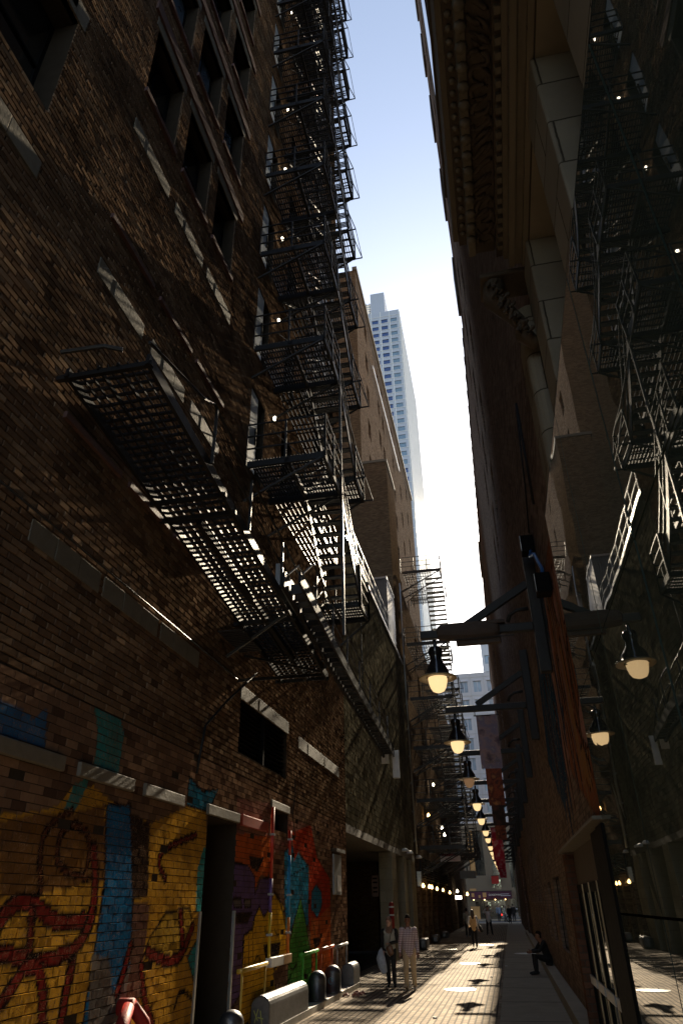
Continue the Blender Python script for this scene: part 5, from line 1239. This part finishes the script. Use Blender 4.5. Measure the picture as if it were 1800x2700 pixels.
        if hairstyle=='scarf':
            m.limb([(hd+Vector((0,0,.05*k))-f*.025*k,.098*k,.105*k),(hd+Vector((0,0,.09*k))-f*.01*k,.08*k,.09*k)],14,side=tuple(rt)); m.limb([(hd-f*.045*k+Vector((0,0,.03*k)),.095*k,.07*k),(hd-f*.045*k-Vector((0,0,.10*k)),.085*k,.06*k)],14,side=tuple(rt)); m.limb([(neck+Vector((0,0,.01*k)),.10*k,.085*k),(neck-Vector((0,.02,.08*k)),.13*k,.095*k),(neck-Vector((0,.05,.2*k)),.09*k,.05*k)],14)
        fused(m,'headscarf' if hairstyle=='scarf' else 'hair',hair,body,vox,1)
    m=MB()
    for s_ in(-1,1): m.limb([(head+f*.083*k+rt*.028*k*s_+Vector((0,0,.018*k)),.009*k,.006*k),(head+f*.083*k+rt*.036*k*s_+Vector((0,0,.018*k)),.007*k,.006*k)],6,side=(0,0,1))
    e=m.build('eyes','hairD',body,world=False)
    return body
Z3=lambda x,y,z:(x,y,z)
WALK=dict(pel=(0,0,.96),chest=(0,0,1.28),neck=(0,0,1.49),head=(0,-.01,1.635),hl=(-.09,0,.92),hr=(.09,0,.92),kl=(-.10,-.10,.52),kr=(.10,.0,.50),al=(-.10,-.02,.09),ar=(.10,.12,.10),tl=(-.11,-.20,.06),tr=(.115,-.02,.035),
 sl=(-.185,0,1.41),sr=(.185,0,1.41),el=(-.235,.03,1.13),er=(.235,.02,1.13),wl=(-.25,-.04,.88),wr=(.245,-.06,.88))
p=dict(WALK); p['tl']=(-.13,-.19,.11); p['al']=(-.11,-.05,.10)
man=person('man in pale plaid shirt and khaki trousers walking towards the camera',(-2.84,22.1,.0),.05,1.72,p,'skinD','plaid','khaki',hair='hairD',shoe='sole',vox=.009)
p=dict(WALK); p.update(er=(.24,.0,1.14),wr=(.02,-.19,1.10),hrd=(-1,-.1,.05),hrc=(0,0,-1),el=(-.23,-.02,1.13),wl=(-.20,-.12,.92),kl=(-.08,-.02,.50),kr=(.10,-.08,.51),al=(-.07,.05,.09),ar=(.11,-.05,.09),tl=(-.08,-.10,.035),tr=(.12,-.19,.04),face=(-.35,-1,-.25),head=(-.01,-.02,1.63))
wom=person('woman in taupe headscarf, grey vest and black sleeves walking beside the plaid-shirted man',(-3.5,23.0,0),.05,1.66,p,'skinL','blackcloth','blackcloth',hair='scarf',hairstyle='scarf',shoe='blackcloth',vox=.009,vest='greycloth')
p=dict(WALK); p.update(kl=(-.09,-.05,.50),kr=(.09,.06,.49),al=(-.09,.0,.09),ar=(.09,.16,.13),tl=(-.09,-.15,.035),tr=(.09,.04,.06),el=(-.25,.06,1.13),wl=(-.28,-.02,.88),er=(.26,.02,1.14),wr=(.24,-.14,1.0))
w3=person('woman in tan vest and white sleeves walking away in the sunlit strip',(-2.0,42.6,0),math.pi+.1,1.68,p,'skinL','whitecloth','blackcloth',hair='hairB',hairstyle='long',vox=.011,vest='tanvest')
p=dict(WALK); person('person in grey top and dark shorts half hidden behind the tan-vested woman',(-3.0,55.5,0),math.pi,1.7,p,'skinL','greycloth','darkcloth',hair='hairD',shoe='bluecloth',vox=.014,long_sleeve=False)
p=dict(WALK); p.update(er=(.30,-.15,1.40),wr=(.12,-.28,1.62),el=(-.30,-.15,1.40),wl=(-.12,-.28,1.62),hrd=(-.3,0,1),hld=(.3,0,1),kl=(-.14,0,.5),kr=(.14,0,.5),al=(-.17,.03,.09),ar=(.17,.03,.09),tl=(-.2,-.12,.04),tr=(.2,-.12,.04))
ph=person('man in pale shirt and black trousers with raised arms taking a photo down the alley',(-1.62,58.6,0),0,1.78,p,'skinL','whitecloth','blackcloth',hair='hairD',vox=.014)
for (x_,y_,c_,h_,l_,rz) in ((-1.45,100,'bluecloth',1.78,'person in pale blue shirt near the street end, left of the far group',.3),(-.14,89,'darkcloth',1.76,'dark-dressed person standing in the middle of the far group',0),(.35,95,'darkcloth',1.86,'tall dark-dressed person at the right of the far group',math.pi),(-.75,99,'greycloth',1.7,'person in grey top within the far group beside the red tail lamp',1.2)):
    person(l_,(x_,y_,0),rz,h_,dict(WALK),'skinL',c_,'darkcloth',hair='hairD',vox=.02)
p=dict(pel=(0,.0,.42),chest=(0,-.10,.73),neck=(0,-.17,.93),head=(.0,-.24,1.05),hl=(-.1,-.03,.40),hr=(.1,-.03,.40),kl=(-.18,-.44,.52),kr=(.18,-.44,.52),al=(-.15,-.42,.09),ar=(.15,-.46,.09),tl=(-.17,-.60,.04),tr=(.17,-.64,.04),sl=(-.185,-.14,.87),sr=(.185,-.14,.87),el=(-.26,-.32,.66),er=(.26,-.32,.66),wl=(-.12,-.52,.62),wr=(.12,-.52,.62),face=(0,-1,-.2))
seat=person('person in dark clothes sitting hunched on the stone ledge at right',(1.02,26.9,.0),-math.pi/2+.2,1.75,p,'skinD','blackcloth','blackcloth',hair='hairD',vox=.012)
# things people carry
m=MB(); m.limb([((-3.72,22.82,.93),.02,.02),((-3.74,22.82,.85),.07,.06),((-3.75,22.82,.70),.13,.10),((-3.70,22.82,.50),.12,.09),((-3.66,22.82,.38),.09,.06)],14); bag=fused(m,'plastic_bag','plastic',None,.01,1); tag(bag,'pale blue and white plastic shopping bag hanging from the headscarfed woman','bag')
m=MB(); m.limb([((-3.49,22.78,.95),.10,.05),((-3.44,22.78,.80),.085,.05)],12); hb=fused(m,'handbag','leather',None,.01,1); tag(hb,'small brown handbag at the headscarfed woman\'s waist','bag'); m=MB(); m.tube([(-3.50,22.76,.96),(-3.44,22.80,1.25),(-3.38,22.92,1.40)],.008,6); m.build('strap','blackcloth',hb,world=False)
m=MB(); m.limb([((-1.72,42.55,1.02),.04,.05),((-1.66,42.5,.90),.08,.12),((-1.60,42.5,.76),.09,.13)],12); sb=fused(m,'shoulder_bag','blackcloth',None,.012,1); tag(sb,'black shoulder bag hanging at the right side of the tan-vested woman','bag'); m=MB(); m.tube([(-1.72,42.5,1.0),(-1.80,42.5,1.38)],.015,6); m.build('strap','blackcloth',sb,world=False)

# ================================================================== separate pieces that can be counted
def islands(me):
    n=len(me.vertices); par=list(range(n))
    def f(a):
        while par[a]!=a: par[a]=par[par[a]]; a=par[a]
        return a
    for p in me.polygons:
        v=p.vertices; a=f(v[0])
        for b in v[1:]: par[f(b)]=a
    g={}
    for p in me.polygons: g.setdefault(f(p.vertices[0]),[]).append(p)
    out=[]
    for ps in g.values():
        idx={}; vs=[]; fs=[]
        for p in ps:
            q=[]
            for v in p.vertices:
                if v not in idx: idx[v]=len(vs); vs.append(tuple(me.vertices[v].co))
                q.append(idx[v])
            fs.append(q)
        m=bpy.data.meshes.new(me.name); m.from_pydata(vs,[],fs)
        for mt in me.materials: m.materials.append(mt)
        if ps[0].use_smooth:
            for p in m.polygons: p.use_smooth=True
        out.append(m)
    return out
SPLIT={'treads','handrail','railing','stay_rod','brace','bracket','cross_beam','door_edge_strip','blind_window_infill','end_plate','stringer','girder','poster_art','small_print','hanger','clip','knee','notice','window_x','corner_ledge','parapet','abacus','pipe_section','red'}
cache={}
for o in list(bpy.data.objects):
    if o.type!='MESH' or o.parent is None: continue
    b=o.name.split('.')[0]
    if b not in SPLIT: continue
    if o.data.name not in cache: cache[o.data.name]=islands(o.data)
    ms=cache[o.data.name]
    if len(ms)<2: continue
    for m in ms[1:]:
        c=o.copy(); c.data=m; COL.objects.link(c); c.parent=o.parent
    o.data=ms[0]
